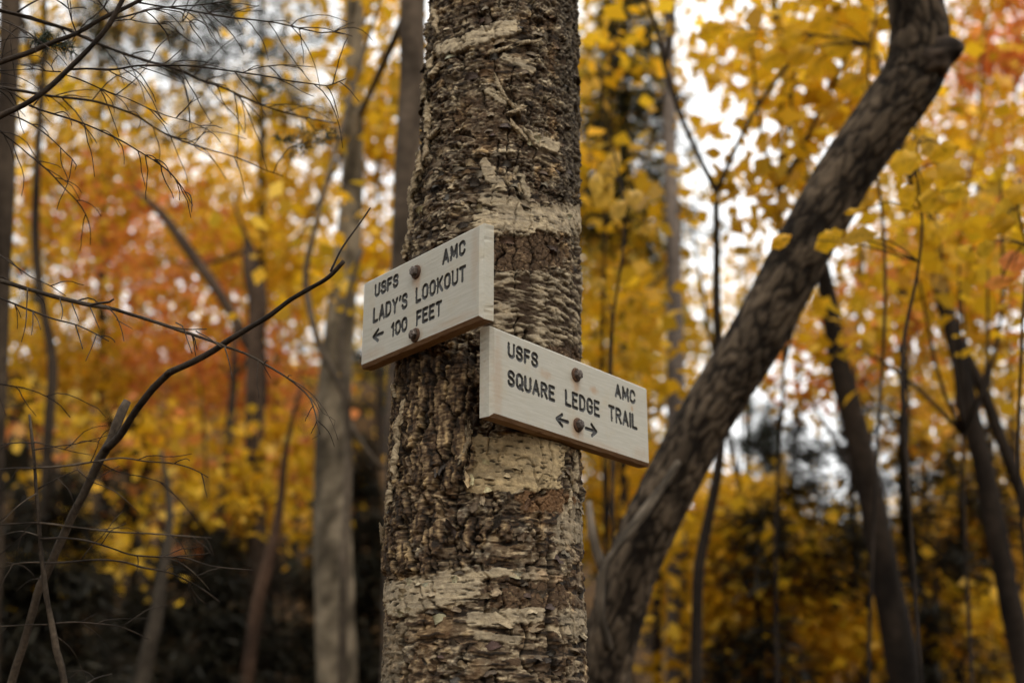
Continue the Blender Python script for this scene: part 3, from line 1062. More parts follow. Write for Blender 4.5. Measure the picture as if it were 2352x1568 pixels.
def build_sign(po, label, words, bolts, stains):
    root = thing("trail_sign", label, "sign", po.cen)
    root.rotation_euler = (0, 0, po.yaw)
    w, h = po.w, po.h
    paint = mat_paint(stains)
    # front face: a fine grid with the strokes routed into it
    g = .00062
    nu, nv = int((w - 2 * BC) / g), int((h - 2 * BC) / g)
    us = np.linspace(-w / 2 + BC, w / 2 - BC, nu + 1)
    vs = np.linspace(-h / 2 + BC, h / 2 - BC, nv + 1)
    Ug, Vg = np.meshgrid(us, vs)
    dmin = np.full(Ug.shape, 9.)
    wid = np.zeros(Ug.shape, int)
    wob = .00028 * fbm(Ug * 260, Vg * 260, 5, 3)
    for k, strokes in enumerate(words):
        for s in strokes:
            for (ax, ay), (bx, by) in zip(s[:-1], s[1:]):
                i0, i1 = np.searchsorted(us, [min(ax, bx) - .006, max(ax, bx) + .006])
                j0, j1 = np.searchsorted(vs, [min(ay, by) - .006, max(ay, by) + .006])
                u, v = Ug[j0:j1, i0:i1], Vg[j0:j1, i0:i1]
                L2 = (bx - ax) ** 2 + (by - ay) ** 2 + 1e-12
                t = np.clip(((u - ax) * (bx - ax) + (v - ay) * (by - ay)) / L2, 0, 1)
                d = np.hypot(u - ax - t * (bx - ax), v - ay - t * (by - ay)) + wob[j0:j1, i0:i1]
                sub = dmin[j0:j1, i0:i1]
                m = d < sub
                wid[j0:j1, i0:i1][m] = k
                sub[m] = d[m]
    depth = .0022 * np.sqrt(np.clip(1 - (dmin / SW) ** 2, 0, 1))
    grain = .00010 * fbm(Ug * 18, Vg * 260, 9, 3)
    P = np.stack([Ug, depth + grain, Vg], -1).reshape(-1, 3)
    k = nu + 1
    i, j = np.meshgrid(np.arange(nv), np.arange(nu), indexing='ij')
    Fq = np.stack([i * k + j, i * k + j + 1, (i + 1) * k + j + 1, (i + 1) * k + j], -1)
    dm = (dmin[:-1, :-1] + dmin[1:, :-1] + dmin[:-1, 1:] + dmin[1:, 1:]) / 4
    inl = dm < SW
    wq = wid[:-1, :-1]
    # body behind the face: chamfer, sides, back
    Ff = Fq[~inl]
    nb = len(P)
    x, z, c = w / 2, h / 2, BC
    wear = np.random.default_rng(int(w * 1e5))
    nl_, ns_ = 70, 30

    def ring(a, b, y, j):
        t, q = np.linspace(-1, 1, nl_, endpoint=False), np.linspace(-1, 1, ns_, endpoint=False)
        pts = [(a * v, -b) for v in t] + [(a, b * v) for v in q] + [(-a * v, b) for v in t] + [(-a, -b * v) for v in q]
        n_ = len(pts)
        dv = np.convolve(np.tile(wear.standard_normal(n_), 3), [.25, .5, .25], 'same')[n_:2 * n_] * j
        nick = np.where(wear.random(n_) < .035, wear.uniform(.0004, .0014, n_), 0) * (j > 0)
        return [(px * (1 - (abs(dv[k]) + nick[k]) / a), y + dv[k] * .6, pz * (1 - (abs(dv[k]) + nick[k]) / b)) for k, (px, pz) in enumerate(pts)]

    body = np.array(ring(x - c, z - c, 0.0, 0) + ring(x - .0006, z - .0006, c, .0003) + ring(x, z, c + .0007, .00025) + ring(x, z, BT - .001, .0002) + ring(x - .001, z - .001, BT, .0002))
    NR = 2 * (nl_ + ns_)
    faces = [tuple(f) for f in Ff]
    mats = [0] * len(faces)
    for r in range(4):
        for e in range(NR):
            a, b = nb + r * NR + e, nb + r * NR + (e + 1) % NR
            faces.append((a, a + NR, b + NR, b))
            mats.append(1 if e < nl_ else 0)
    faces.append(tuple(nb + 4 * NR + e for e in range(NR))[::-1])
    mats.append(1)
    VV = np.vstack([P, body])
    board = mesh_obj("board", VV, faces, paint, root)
    board.data.materials.append(M_SIGN_BROWN)
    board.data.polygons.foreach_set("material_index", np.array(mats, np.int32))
    for kk in range(len(words)):
        sel = Fq[inl & (wq == kk)]
        if not len(sel):
            continue
        ids, inv = np.unique(sel, return_inverse=True)
        arrow_like = len(words[kk]) == 2 and len(words[kk][0]) == 2 and len(words[kk][1]) == 3
        mesh_obj("arrow" if arrow_like else "lettering", P[ids], inv.reshape(-1, 4), M_BLACK, root, None, True)
    for q, (u, v) in enumerate(bolts):
        hex_bolt(root, u, v, .35 + q * .5, int(1000 * (u + 1)) + q)
    return root


build_sign(LEFT, "cream board signposting the lookout, higher sign whose arrow points left", [
    word_strokes("USFS", -.1165, -.051, .0335, .0560),
    word_strokes("AMC", .0580, .1137, .0330, .0570),
    word_strokes("LADY'S", -.1182, -.0258, -.0075, .0185),
    word_strokes("LOOKOUT", -.0066, .1152, -.0068, .0185),
    arrow((-.1150, -.0287), (-.0890, -.0287), (-.1020, -.0205), (-.1022, -.0375)),
    word_strokes("100", -.0680, -.0248, -.0430, -.0190),
    word_strokes("FEET", -.0042, .0603, -.0424, -.0180),
], [(-.0045, .0426), (-.0027, -.0550)], [(-.0030, .033, .010, .017, .6), (-.0022, -.056, .013, .010, .5), (-.12, -.055, .03, .008, .22), (.09, -.058, .05, .006, .25), (.135, .02, .008, .05, .22)])
build_sign(RIGHT, "cream board naming the ledge trail, lower and longer sign with two arrows", [
    word_strokes("USFS", -.1647, -.0934, .0260, .0495),
    word_strokes("AMC", .1020, .1612, .0275, .0510),
    word_strokes("SQUARE", -.1647, -.0535, -.0155, .0093),
    word_strokes("LEDGE", -.0297, .0606, -.0150, .0115),
    word_strokes("TRAIL", .0832, .1640, -.0137, .0125),
    arrow((-.0503, -.0386), (-.0226, -.0380), (-.0370, -.0300), (-.0370, -.0468)),
    arrow((.0497, -.0381), (.0222, -.0382), (.0372, -.0294), (.0379, -.0463)),
], [(-.0016, .0390), (.0008, -.0375)], [(-.0012, .030, .010, .017, .6), (.0008, -.043, .013, .015, .65), (-.186, -.01, .010, .06, .3), (.06, -.058, .06, .006, .25), (.17, -.05, .02, .010, .2),
                                        (.045, .026, .010, .006, .55), (-.075, .022, .016, .007, .35), (.150, .019, .003, .004, .6)])

# ------------------------------------------------------------------ dead spruce boughs on the left
DEADP = ((.010, .0075, .006), (.050, .037, .028))
GREYP = ((.022, .016, .012), (.10, .078, .058))


def bough_path(pts, conv, d0, d1, w0, w1, scale):
    """view polyline -> world path; w0, w1 widths in the units of the polyline"""
    n = len(pts)
    P, R = [], []
    for i, q in enumerate(pts):
        f = i / (n - 1)
        d = d0 + (d1 - d0) * f
        X, Y = conv(*q)
        P.append(at(X, Y, d))
        R.append((w0 + (w1 - w0) * f) * scale * K / FPX * d / 2)
    return np.array(P), np.array(R)


TWIGN = [0]


def twigs_on(parent, P, R, n, length, seed, droop=.6, lo=.12, hi=.98, dirx=1.):
    """fine bare twigs that spring from a bough, each its own sub-part"""
    rg = np.random.default_rng(seed)
    C, RR = smooth_path(P, R, .01)
    for q in range(n):
        if TWIGN[0] > 330:
            return
        k = int(len(C) * rg.uniform(lo, hi))
        k = min(max(k, 1), len(C) - 2)
        T = C[k + 1] - C[k - 1]
        T /= np.linalg.norm(T)
        side = rg.choice([-1, 1])
        perp = np.cross(T, [0, 1, 0])
        perp /= np.linalg.norm(perp) + 1e-9
        d = T * rg.uniform(.45, 1.0) * dirx + perp * side * rg.uniform(.3, .9) + np.array([0, rg.uniform(-.7, .7), 0])
        d /= np.linalg.norm(d)
        L = length * rg.uniform(.35, 1.25)
        m = 7
        p = C[k].copy()
        pts = [p.copy()]
        for j in range(1, m):
            d = d + np.array([.13 * rg.standard_normal(), .12 * rg.standard_normal(), -droop * .26 + .16 * rg.standard_normal()])
            d /= np.linalg.norm(d)
            p = p + d * L / (m - 1)
            pts.append(p.copy())
        r0 = min(.0016, RR[k] * .55)
        tube_obj("twig", np.array(pts), np.linspace(max(r0, .0009), .00055, m), 5, .02, M_TWIG, DEADP, parent, .25, 120., seed + q)
        TWIGN[0] += 1


def bough(root, name, pts, conv, d0, d1, w0, w1, scale, seed, pal=DEADP, seg=9, tw=0, tl=.1, droop=.6, rough=.30, lo=.12, hi=.98, dirx=1.):
    P, R = bough_path(pts, conv, d0, d1, w0, w1, scale)
    base = np.array(root.location)
    o = tube_obj(name, P - base, R, seg, .008, M_TWIG, pal, root, rough, 120., seed)
    if tw:
        twigs_on(o, P - base, R, tw, tl, seed + 900, droop, lo, hi, dirx)
    return o


S4, S6 = .38265, .4039


def to_ground(X, Y, d, n=3, lean=(0., 0.)):
    """points from below the frame down to the ground, below world point at(X, Y, d)"""
    p = at(X, Y, d)
    g = float(ground_h(p[0] + lean[0], p[1] + lean[1])) - .05
    return [p + np.array([lean[0] * f, lean[1] * f, (g - p[2]) * f]) for f in np.linspace(1, 0, n, endpoint=False)]


# spruce whose trunk stands just outside the frame on the left
sp_x = -1.16
sp = thing("spruce_tree", "bare lower boughs of a spruce reaching in from the frame's left edge", "tree", (sp_x, 1.98, 0))
spP = np.array([(0, 0, -.1), (.01, 0, 1.0), (0, .01, 2.2), (.02, 0, 3.6), (.03, 0, 6.0)])
tube_obj("trunk", spP, [.10, .085, .07, .055, .01], 16, .05, M_TRUNK, ((.05, .037, .03), (.16, .125, .10)), sp, .15, 25., 3)


def spruce_bough(pts, conv, d1, w0, w1, scale, seed, **kw):
    """bough from the spruce's trunk, through the frame's edge, along the polyline"""
    P, R = bough_path(pts, conv, 1.97, d1, w0, w1, scale)
    base = np.array(sp.location)
    root_pt = np.array([sp_x, 1.98, P[0][2] + .10])
    P = np.vstack([root_pt, P]) - base
    R = np.concatenate([[R[0] * 1.35], R])
    o = tube_obj("branch", P, R, 8, .012, M_TWIG, kw.get("pal", DEADP), sp, .32, 110., seed)
    if kw.get("tw"):
        twigs_on(o, P, R, kw["tw"], kw.get("tl", .1), seed + 900, kw.get("droop", .6), kw.get("lo", .35), .98)
    return o


spruce_bough([(-60, 60), (0, 70), (150, 105), (300, 150), (430, 190), (550, 245), (700, 310), (850, 365), (1000, 410), (1150, 450), (1300, 520), (1450, 570), (1600, 640), (1750, 700), (1900, 745), (2050, 780), (2200, 805)], c4, 2.35, 28, 9, S4, 11, tw=25, tl=.12)
spruce_bough([(-60, 560), (0, 570), (200, 605), (350, 630), (500, 645), (650, 670), (800, 720), (900, 760), (1000, 830), (1150, 905), (1300, 960), (1450, 1000), (1600, 1050), (1720, 1105), (1850, 1150)], c4, 2.3, 22, 6, S4, 12, tw=22, tl=.11)
spruce_bough([(-60, 730), (60, 750), (120, 770), (250, 840), (360, 930), (430, 1000), (500, 1080), (490, 1110)], c4, 1.9, 12, 5, S4, 13, tw=9, tl=.08)
spruce_bough([(-60, 800), (0, 860), (80, 920), (200, 1020), (330, 1130), (420, 1230), (500, 1310), (560, 1400), (590, 1500), (590, 1600)], c4, 2.1, 12, 5, S4, 14, tw=12, tl=.10)
spruce_bough([(-60, 380), (0, 395), (200, 455), (400, 510), (590, 555), (700, 570), (850, 615), (950, 645), (1100, 695), (1250, 745), (1380, 790), (1470, 825), (1600, 870), (1730, 940), (1870, 1025), (1960, 1095), (2030, 1170), (2060, 1260), (2090, 1400)], c5, 1.80, 34, 7, S4, 15, tw=12, tl=.05, pal=GREYP, droop=1.)
spruce_bough([(-60, 490), (0, 510), (200, 590), (350, 645), (500, 685), (600, 730), (710, 790)], c5, 1.84, 14, 7, S4, 16, tw=8, tl=.06, droop=1.)
spruce_bough([(-60, 190), (0, 230), (100, 300), (200, 370), (330, 430), (430, 495)], c5, 1.86, 10, 5, S4, 17, tw=4, tl=.05)
spruce_bough([(-60, 1050), (0, 1070), (150, 1095), (300, 1150), (400, 1215), (460, 1290)], c5, 2.0, 12, 6, S4, 18, tw=8, tl=.09)
spruce_bough([(-60, 460), (0, 475), (120, 505), (200, 545), (260, 590), (320, 660)], c4, 1.85, 8, 4, S4, 19, tw=4, tl=.06)
spruce_bough([(-60, 120), (0, 130), (100, 170), (200, 225), (300, 300), (380, 360), (440, 430)], c4, 1.85, 9, 5, S4, 20, tw=6, tl=.07)
# single spurs measured on the mid bough
for i, (pts, w) in enumerate([
    ([(590, 555), (650, 542), (715, 535), (742, 518)], 20), ([(1100, 690), (1200, 712), (1350, 712)], 11),
    ([(180, 440), (175, 560), (165, 700), (140, 795)], 9), ([(390, 510), (410, 600), (400, 650)], 8),
    ([(470, 545), (500, 620), (515, 660)], 9), ([(590, 570), (620, 640), (650, 710)], 9),
    ([(690, 555), (760, 630), (800, 740), (810, 790)], 9), ([(760, 650), (865, 710)], 6),
    ([(1150, 670), (1190, 690), (1220, 770), (1255, 870)], 9), ([(1470, 830), (1500, 940), (1520, 1045)], 9),
    ([(1730, 935), (1735, 922), (1748, 920)], 10), ([(1880, 1030), (1885, 1015), (1905, 1015)], 8),
    ([(1880, 1030), (1980, 1090), (2060, 1160), (2130, 1250), (2180, 1350), (2210, 1440)], 7),
    ([(2030, 1160), (2080, 1240), (2095, 1340)], 6), ([(2090, 1400), (2040, 1430)], 6),
    ([(2060, 1160), (2110, 1260), (2190, 1310), (2180, 1360)], 5), ([(1280, 725), (1380, 780), (1450, 835)], 8),
    ([(495, 690), (520, 770), (540, 840)], 11), ([(630, 750), (600, 830), (560, 920)], 8), ([(215, 600), (250, 660), (265, 715)], 7),
    ([(215, 600), (215, 680), (205, 750)], 8),
]):
    bough(sp, "spur", pts, c5, 1.83, 1.80, w, w * .6, S4, 40 + i, GREYP)


def needle_tuft(root, X, Y, d, rad_, n, seed, col=(.03, .042, .028), nl=.02, nw=.0009, name="needle_tuft"):
    """a spray of needles on short shoots"""
    rg = np.random.default_rng(seed)
    base = np.array(root.location)
    c = at(X, Y, d) - base
    V, F, cols = [], [], []
    for sh in range(max(3, n // 30)):
        dv = rg.standard_normal(3) * np.array([1, .7, .45])
        dv /= np.linalg.norm(dv)
        L = rad_ * rg.uniform(.5, 1.2)
        for k in range(30):
            f = rg.random()
            p = c + dv * L * f
            e = rg.standard_normal(3)
            e = e / np.linalg.norm(e) + dv * .7
            e = e / np.linalg.norm(e) * nl * rg.uniform(.6, 1.2)
            s = np.cross(e, rg.standard_normal(3))
            s = s / np.linalg.norm(s) * nw
            b = len(V)
            V += [p - s, p + s, p + e * .7 + s * .8, p + e]
            F.append((b, b + 1, b + 2, b + 3))
            cols += [np.array(col) * rg.uniform(.6, 1.5)] * 4
    return mesh_obj(name, np.array(V), F, M_NEEDLE, root, np.array(cols))


needle_tuft(sp, *c4(330, 295), 1.95, .035, 170, 5)
needle_tuft(sp, *c4(255, 260), 1.95, .02, 60, 6)
for i, (x, y) in enumerate([(1830, 915), (1960, 935), (2060, 880), (2130, 890), (1720, 560)]):
    needle_tuft(sp, *c4(x, y), 2.6, .045, 150, 20 + i, (.035, .045, .032), nl=.020, nw=.0007)

# two slender dead stems crossing the upper left corner
dA = thing("dead_sapling", "bare dark stem slanting up across the top left, crossing the thinner one", "tree", tuple(to_ground(-420, 1640, 1.9)[0]), "dead stems on the left")
PA, RA = bough_path([(-60, 800), (0, 760), (150, 690), (300, 590), (450, 450), (600, 300), (720, 150), (800, 0), (850, -90), (880, -300)], c4, 1.84, 1.84, 40, 26, S4)
low = to_ground(-420, 1640, 1.9, 2) + [at(-230, 700, 1.88), at(-110, 400, 1.86)]
tube_obj("trunk", np.vstack([low, PA]) - np.array(dA.location), np.concatenate([[.012, .0115, .011, .0105], RA]), 12, .012, M_TWIG, DEADP, dA, .15, 70., 31)
bough(dA, "branch", [(450, 455), (560, 450), (750, 455), (900, 430), (1050, 430), (1220, 430), (1400, 450), (1580, 475), (1750, 500), (1900, 530), (2050, 550), (2130, 560), (2260, 515)], c4, 1.84, 1.95, 16, 6, S4, 32, tw=16, tl=.09)
bough(dA, "branch", [(1580, 475), (1700, 440), (1850, 425), (2060, 440)], c4, 1.91, 1.95, 8, 5, S4, 33, tw=3, tl=.05)
bough(dA, "branch", [(190, 690), (300, 730), (450, 775), (550, 810), (700, 875), (820, 935), (900, 985), (1000, 1045), (1100, 1120), (1180, 1210), (1260, 1345)], c4, 1.84, 1.82, 14, 6, S4, 34, tw=14, tl=.07, droop=1.)
bough(dA, "branch", [(430, 490), (520, 520), (600, 555), (700, 600), (820, 640), (950, 700), (1100, 760), (1250, 800), (1400, 880), (1440, 930)], c4, 1.84, 2.0, 10, 4, S4, 35, tw=9, tl=.07)
bough(dA, "branch", [(740, 125), (850, 100), (1000, 60), (1120, 45), (1250, 38), (1380, 25), (1520, 0)], c4, 1.84, 1.9, 13, 7, S4, 36, tw=9, tl=.08)
bough(dA, "branch", [(400, 470), (300, 465), (220, 450), (150, 455)], c4, 1.84, 1.82, 9, 5, S4, 37, tw=3, tl=.05, dirx=1)
dB = thing("dead_sapling", "thin bare stem crossing behind the thicker slanting one at top left", "tree", tuple(to_ground(-520, 1640, 1.98)[0]), "dead stems on the left")
PB, RB = bough_path([(-60, 440), (0, 410), (200, 340), (350, 275), (500, 220), (650, 130), (780, 70), (900, 10), (980, -40), (1100, -200)], c4, 1.93, 1.93, 36, 22, S4)
low = to_ground(-520, 1640, 1.98, 2) + [at(-330, 560, 1.96), at(-150, 240, 1.94)]
tube_obj("trunk", np.vstack([low, PB]) - np.array(dB.location), np.concatenate([[.012, .011, .0105, .010], RB]), 12, .012, M_TWIG, DEADP, dB, .15, 70., 38)
bough(dB, "branch", [(880, 12), (1000, 35), (1180, 60), (1350, 90), (1500, 115), (1650, 130), (1800, 150), (2000, 195), (2100, 215), (2180, 210), (2250, 225)], c4, 1.93, 2.05, 14, 6, S4, 39, tw=16, tl=.10)
bough(dB, "branch", [(500, 215), (470, 140), (450, 60), (435, -20)], c4, 1.93, 1.9, 10, 7, S4, 61, tw=4, tl=.08)
bough(dB, "branch", [(715, 95), (680, 50), (640, 0), (600, -40)], c4, 1.93, 1.9, 10, 7, S4, 62, tw=3, tl=.08)
bough(dB, "branch", [(300, 300), (180, 230), (60, 140), (0, 120)], c4, 1.93, 1.98, 7, 4, S4, 63, tw=4, tl=.06)
bough(dB, "branch", [(740, 140), (850, 130), (950, 150), (1050, 155), (1150, 140), (1280, 150)], c4, 1.93, 2.0, 9, 4, S4, 64, tw=8, tl=.08)

# snapped sapling whose long limb rises to the middle of the picture
dQ = thing("dead_sapling", "snapped sapling with one long bare limb rising towards the upper sign", "tree", tuple(to_ground(20, 1660, 2.0)[0]), "dead stems on the left")
Q0 = np.array(dQ.location)
PQ, RQ = bough_path([(70, 1503), (100, 1400), (150, 1250), (200, 1070), (250, 900), (300, 800), (340, 700), (400, 570), (450, 460), (520, 330), (580, 200), (620, 110), (690, 0)], c6, 2.05, 2.0, 46, 58, S6)
P2, R2 = bough_path([(700, 1440), (760, 1340), (800, 1240), (832, 1182)], c5, 2.0, 2.02, 66, 50, S4)
low = to_ground(20, 1660, 2.05, 2)
tube_obj("trunk", np.vstack([low, PQ, P2[1:]]) - Q0, np.concatenate([[.018, .017], RQ, R2[1:]]), 14, .015, M_TWIG, GREYP, dQ, .22, 60., 71)
bough(dQ, "limb", [(690, 1500), (780, 1410), (850, 1300), (920, 1200), (1000, 1100), (1080, 1020), (1110, 995), (1200, 955), (1400, 850), (1480, 795), (1600, 720), (1750, 630), (1900, 520), (2000, 460), (2150, 370), (2245, 270)], c5, 1.99, 1.80, 52, 27, S4, 72, DEADP, 12, rough=.15)
bough(dQ, "twig", [(2160, 335), (2190, 270), (2230, 190), (2300, 90), (2352, 20), (2420, -80)], c5, 1.81, 1.86, 16, 9, S4, 73)
bough(dQ, "knot", [(1085, 1025), (1095, 1000), (1105, 985)], c5, 1.9, 1.89, 44, 26, S4, 74)

# small dead spruce in the dark lower left corner
dR = thing("dead_spruce", "small leafless spruce with level twiggy branches in the dark lower left", "tree", tuple(to_ground(*c6(410, 1600), 1.98)[0]), "dead stems on the left")
R0 = np.array(dR.location)
PR, RR_ = bough_path([(400, 1510), (380, 1400), (350, 1300), (330, 1200), (310, 1080), (290, 980), (275, 870), (262, 760), (250, 650), (240, 500), (225, 330), (215, 150), (200, 0), (190, -80), (182, -160)], c6, 1.98, 2.0, 48, 14, S6)
tube_obj("trunk", np.vstack([to_ground(*c6(410, 1600), 1.98, 2), PR]) - R0, np.concatenate([[.012, .0115], RR_]), 10, .012, M_TWIG, GREYP, dR, .28, 80., 81)
for i, (pts, w) in enumerate([
    ([(215, 20), (120, 15), (0, 30), (-60, 45)], 9), ([(210, 10), (300, 30), (450, 70), (560, 90)], 9),
    ([(220, 175), (100, 172), (0, 180), (-60, 185)], 11), ([(220, 172), (400, 160), (600, 130), (760, 110), (900, 130), (1080, 145), (1200, 180), (1290, 230)], 13),
    ([(240, 510), (100, 515), (0, 525), (-60, 545)], 10), ([(240, 510), (400, 530), (600, 555), (750, 570), (900, 575), (1100, 590), (1310, 605)], 14),
    ([(250, 610), (400, 605), (550, 625), (700, 670), (800, 705), (950, 720), (1150, 730), (1300, 775), (1570, 805)], 14),
    ([(262, 755), (120, 760), (0, 790), (-60, 800)], 10), ([(262, 760), (400, 755), (600, 740), (750, 750), (900, 790), (1050, 820), (1200, 890), (1280, 940), (1360, 1000)], 14),
    ([(320, 1140), (200, 1140), (0, 1150), (-60, 1150)], 10), ([(320, 1135), (450, 1125), (600, 1135), (750, 1155), (850, 1195), (920, 1230)], 11),
    ([(240, 590), (150, 565), (100, 565), (0, 590)], 8), ([(235, 300), (330, 250), (480, 180)], 10), ([(480, 180), (560, 250), (700, 310), (800, 390), (860, 455)], 8),
    ([(270, 850), (180, 870), (100, 935)], 7), ([(225, 330), (120, 400), (0, 520)], 10), ([(600, 130), (750, 200), (900, 230), (1030, 280), (1090, 350)], 8),
    ([(330, 1200), (440, 1290), (540, 1490)], 8), ([(205, 60), (330, 40), (480, 20), (700, -40)], 8), ([(950, 720), (1100, 750), (1250, 870), (1300, 930)], 7),
    ([(530, 1510), (600, 1470), (690, 1445)], 14),
]):
    bough(dR, "branch", pts, c6, 1.99, 1.94 + .08 * (i % 3), w, w * .5, S6, 82 + i, GREYP if i % 2 else DEADP, tw=4 if len(pts) > 5 else 1, tl=.08, droop=.35)

# ------------------------------------------------------------------ trees of the wood
YEL = [(.78, .46, .018), (.74, .43, .018), (.82, .52, .03), (.66, .38, .016), (.78, .43, .016)]
GOLD = [(.72, .41, .016), (.74, .46, .02), (.64, .36, .015), (.68, .43, .03)]
ORG = [(.78, .31, .06), (.76, .27, .07), (.78, .38, .05), (.70, .24, .06)]
RED = [(.72, .22, .06), (.74, .26, .06), (.62, .18, .05)]
OLIVE = [(.42, .31, .030), (.50, .34, .025), (.32, .26, .04), (.58, .38, .02)]
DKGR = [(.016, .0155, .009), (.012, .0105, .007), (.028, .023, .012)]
TEAL = [(.040, .058, .042), (.028, .042, .033), (.065, .078, .046)]


def leaf_cloud(centers, per, spread, flat, size, pal, seed, base, droop=.5):
    """leaves in small flattened sprays round the centres; folded kite-shaped blades"""
    rg = np.random.default_rng(seed)
    n = len(centers) * per
    c = np.repeat(centers, per, 0)
    off = rg.standard_normal((n, 3)) * np.array([spread, spread, spread * flat])
    # each spray tilts a little
    tl = np.repeat(rg.uniform(-.5, .5, (len(centers), 2)), per, 0)
    off[:, 2] += off[:, 0] * tl[:, 0] + off[:, 1] * tl[:, 1]
    p = c + off - base
    a = rg.uniform(0, 2 * np.pi, n)
    el = rg.normal(-droop, .45, n)
    d = np.stack([np.cos(a) * np.cos(el), np.sin(a) * np.cos(el), np.sin(el)], -1)
    up = rg.standard_normal((n, 3)) * .55 + np.array([0, 0, 1.])
    s = np.cross(d, up)
    s /= np.linalg.norm(s, axis=1)[:, None] + 1e-9
    nn = np.cross(s, d)
    L = (size * rg.uniform(.55, 1.25, n))[:, None]
    w = L * rg.uniform(.30, .44, n)[:, None]
    fold = L * rg.uniform(.02, .16, n)[:, None]
    q0 = p - d * L * .5
    q1 = p + s * w + nn * fold - d * L * .05
    q2 = p + d * L * .5 - nn * fold * .6
    q3 = p - s * w + nn * fold - d * L * .05
    V = np.stack([q0, q1, q2, q3], 1).reshape(-1, 3)
    F = np.arange(n * 4).reshape(-1, 4)
    pal = np.array(pal)
    ci = np.repeat(rg.integers(len(pal), size=len(centers)), per)
    mixr = rg.random(n) < .3
    ci = np.where(mixr, rg.integers(len(pal), size=n), ci)
    col = pal[ci] * rg.uniform(.72, 1.18, n)[:, None] * np.repeat(rg.uniform(.72, 1.12, len(centers)), per)[:, None]
    return V, F, np.repeat(col, 4, 0)


def blob_centers(blobs, seed):
    """spray centres filling ellipsoids given as (X, Y, rx, ry, depth, thickness, count)"""
    rg = np.random.default_rng(seed)
    out = []
    for (X, Y, rx, ry, d, dz, n) in blobs:
        v = rg.standard_normal((n, 3))
        v = v / np.linalg.norm(v, axis=1)[:, None] * rg.random(n)[:, None] ** (1 / 2.2)
        c = at(X, Y, d)
        out.append(c + np.stack([v[:, 0] * rx / FPX * d, v[:, 1] * dz, v[:, 2] * ry / FPX * d], -1))
    return np.vstack(out)


NTREE = [0]


def forest_tree(name, label, path, d, pal, blobs=None, lpal=YEL, per=26, spread=.20, size=.075, flat=.45, rise=1.5, rough=.12, seg=14,
                group="trees of the autumn wood", limbs=True, forks=(), d_top=None, cat="tree", nscale=14., wav=.0, step=.05, contrast=.9, aniso=.35, octv=4, patch=.0):
    """trunk along a view polyline [(X, Y, width)], top to bottom, carried on to the ground and up to the crown"""
    NTREE[0] += 1
    sd = 1000 + NTREE[0] * 37
    rg = np.random.default_rng(sd)
    n = len(path)
    dt = d if d_top is None else d_top
    P = [at(X, Y, dt + (d - dt) * i / max(1, n - 1)) for i, (X, Y, w) in enumerate(path)]
    R = [w / 2 / FPX * (dt + (d - dt) * i / max(1, n - 1)) for i, (X, Y, w) in enumerate(path)]
    # up
    tdir = P[0] - P[1]
    tdir /= np.linalg.norm(tdir)
    ups = [P[0] + tdir * rise * f + np.array([.04 * rg.standard_normal(), .04 * rg.standard_normal(), 0]) for f in (1., .5)] if rise else []
    upr = [R[0] * .35, R[0] * .7] if rise else []
    # down
    b = P[-1]
    bd = P[-1] - P[-2]
    slope = bd[:2] / max(1e-6, -bd[2]) if bd[2] < 0 else np.zeros(2)
    slope = np.clip(slope, -.6, .6)
    gz = float(ground_h(b[0], b[1]))
    while gz > b[2] - .05 and len(P) > 3:          # the bank hides the foot
        P.pop(), R.pop()
        b = P[-1]
        gz = float(ground_h(b[0], b[1]))
    hgt = max(.3, b[2] - gz)
    foot = np.array([b[0] + slope[0] * hgt * .6, b[1] + slope[1] * hgt * .6, 0])
    foot[2] = float(ground_h(foot[0], foot[1])) - .12
    mid = (b + foot) / 2 + np.array([slope[0], slope[1], 0]) * hgt * .1
    P = ups + P + [mid, foot]
    R = upr + R + [R[-1] * 1.12, R[-1] * 1.5]
    if wav:
        C, R = smooth_path(np.array(P), np.array(R), .5)
        ph = rg.uniform(0, 6, 4)
        t = np.arange(len(C)) * .5
        env = np.minimum(1, np.arange(len(C))[::-1] / 3)
        C[:, 0] += wav * env * (np.sin(t * 1.1 + ph[0]) + .5 * np.sin(t * 2.9 + ph[1]))
        C[:, 1] += wav * env * (np.sin(t * 1.3 + ph[2]) + .5 * np.sin(t * 2.3 + ph[3]))
        P, R = list(C), list(R)
    root = thing(name, label, cat, (foot[0], foot[1], foot[2] + .12), group)
    base = np.array(root.location)
    tr = tube_obj("trunk", np.array(P) - base, np.array(R), seg, step, M_TRUNK, pal, root, rough, nscale, sd, aniso, contrast, octv, patch)
    for f in forks:
        FP = np.array([at(X, Y, (fd if len(q) > 3 else dt) if False else dt) for q in f for X, Y, *_ in [q] for fd in [dt]])
        FR = np.array([q[2] / 2 / FPX * dt for q in f])
        tube_obj("limb", FP - base, FR, 10, .05, M_TRUNK, pal, root, rough, nscale, sd + 5)
    if blobs:
        C = blob_centers(blobs, sd + 1)
        V, F, col = leaf_cloud(C, per, spread, flat, size, lpal, sd + 2, base)
        mesh_obj("crown", V, F, M_LEAF, root, col)
        if limbs:
            Pt = np.array(P)
            for (X, Y, rx, ry, dd, dz, nn) in blobs[:5]:
                c = at(X, Y, dd)
                k = int(np.argmin(np.abs(Pt[:, 2] - (c[2] - .6)) + .3 * np.linalg.norm(Pt[:, :2] - c[:2], axis=1)))
                a = Pt[k]
                m = (a + c) / 2 + np.array([0, 0, -.12 + .1 * rg.standard_normal()])
                tube_obj("limb", np.array([a, m, c]) - base, [max(.008, R[k] * .35), max(.006, R[k] * .22), .004], 7, .08, M_TRUNK, pal, root, .1, 14., sd + 7)
    return root


GREYBARK = ((.022, .018, .014), (.075, .062, .048))
PALEBARK = ((.055, .045, .032), (.30, .25, .18))
BROWNBARK = ((.018, .013, .010), (.07, .052, .037))
BLACKBARK = ((.010, .008, .007), (.040, .030, .023))

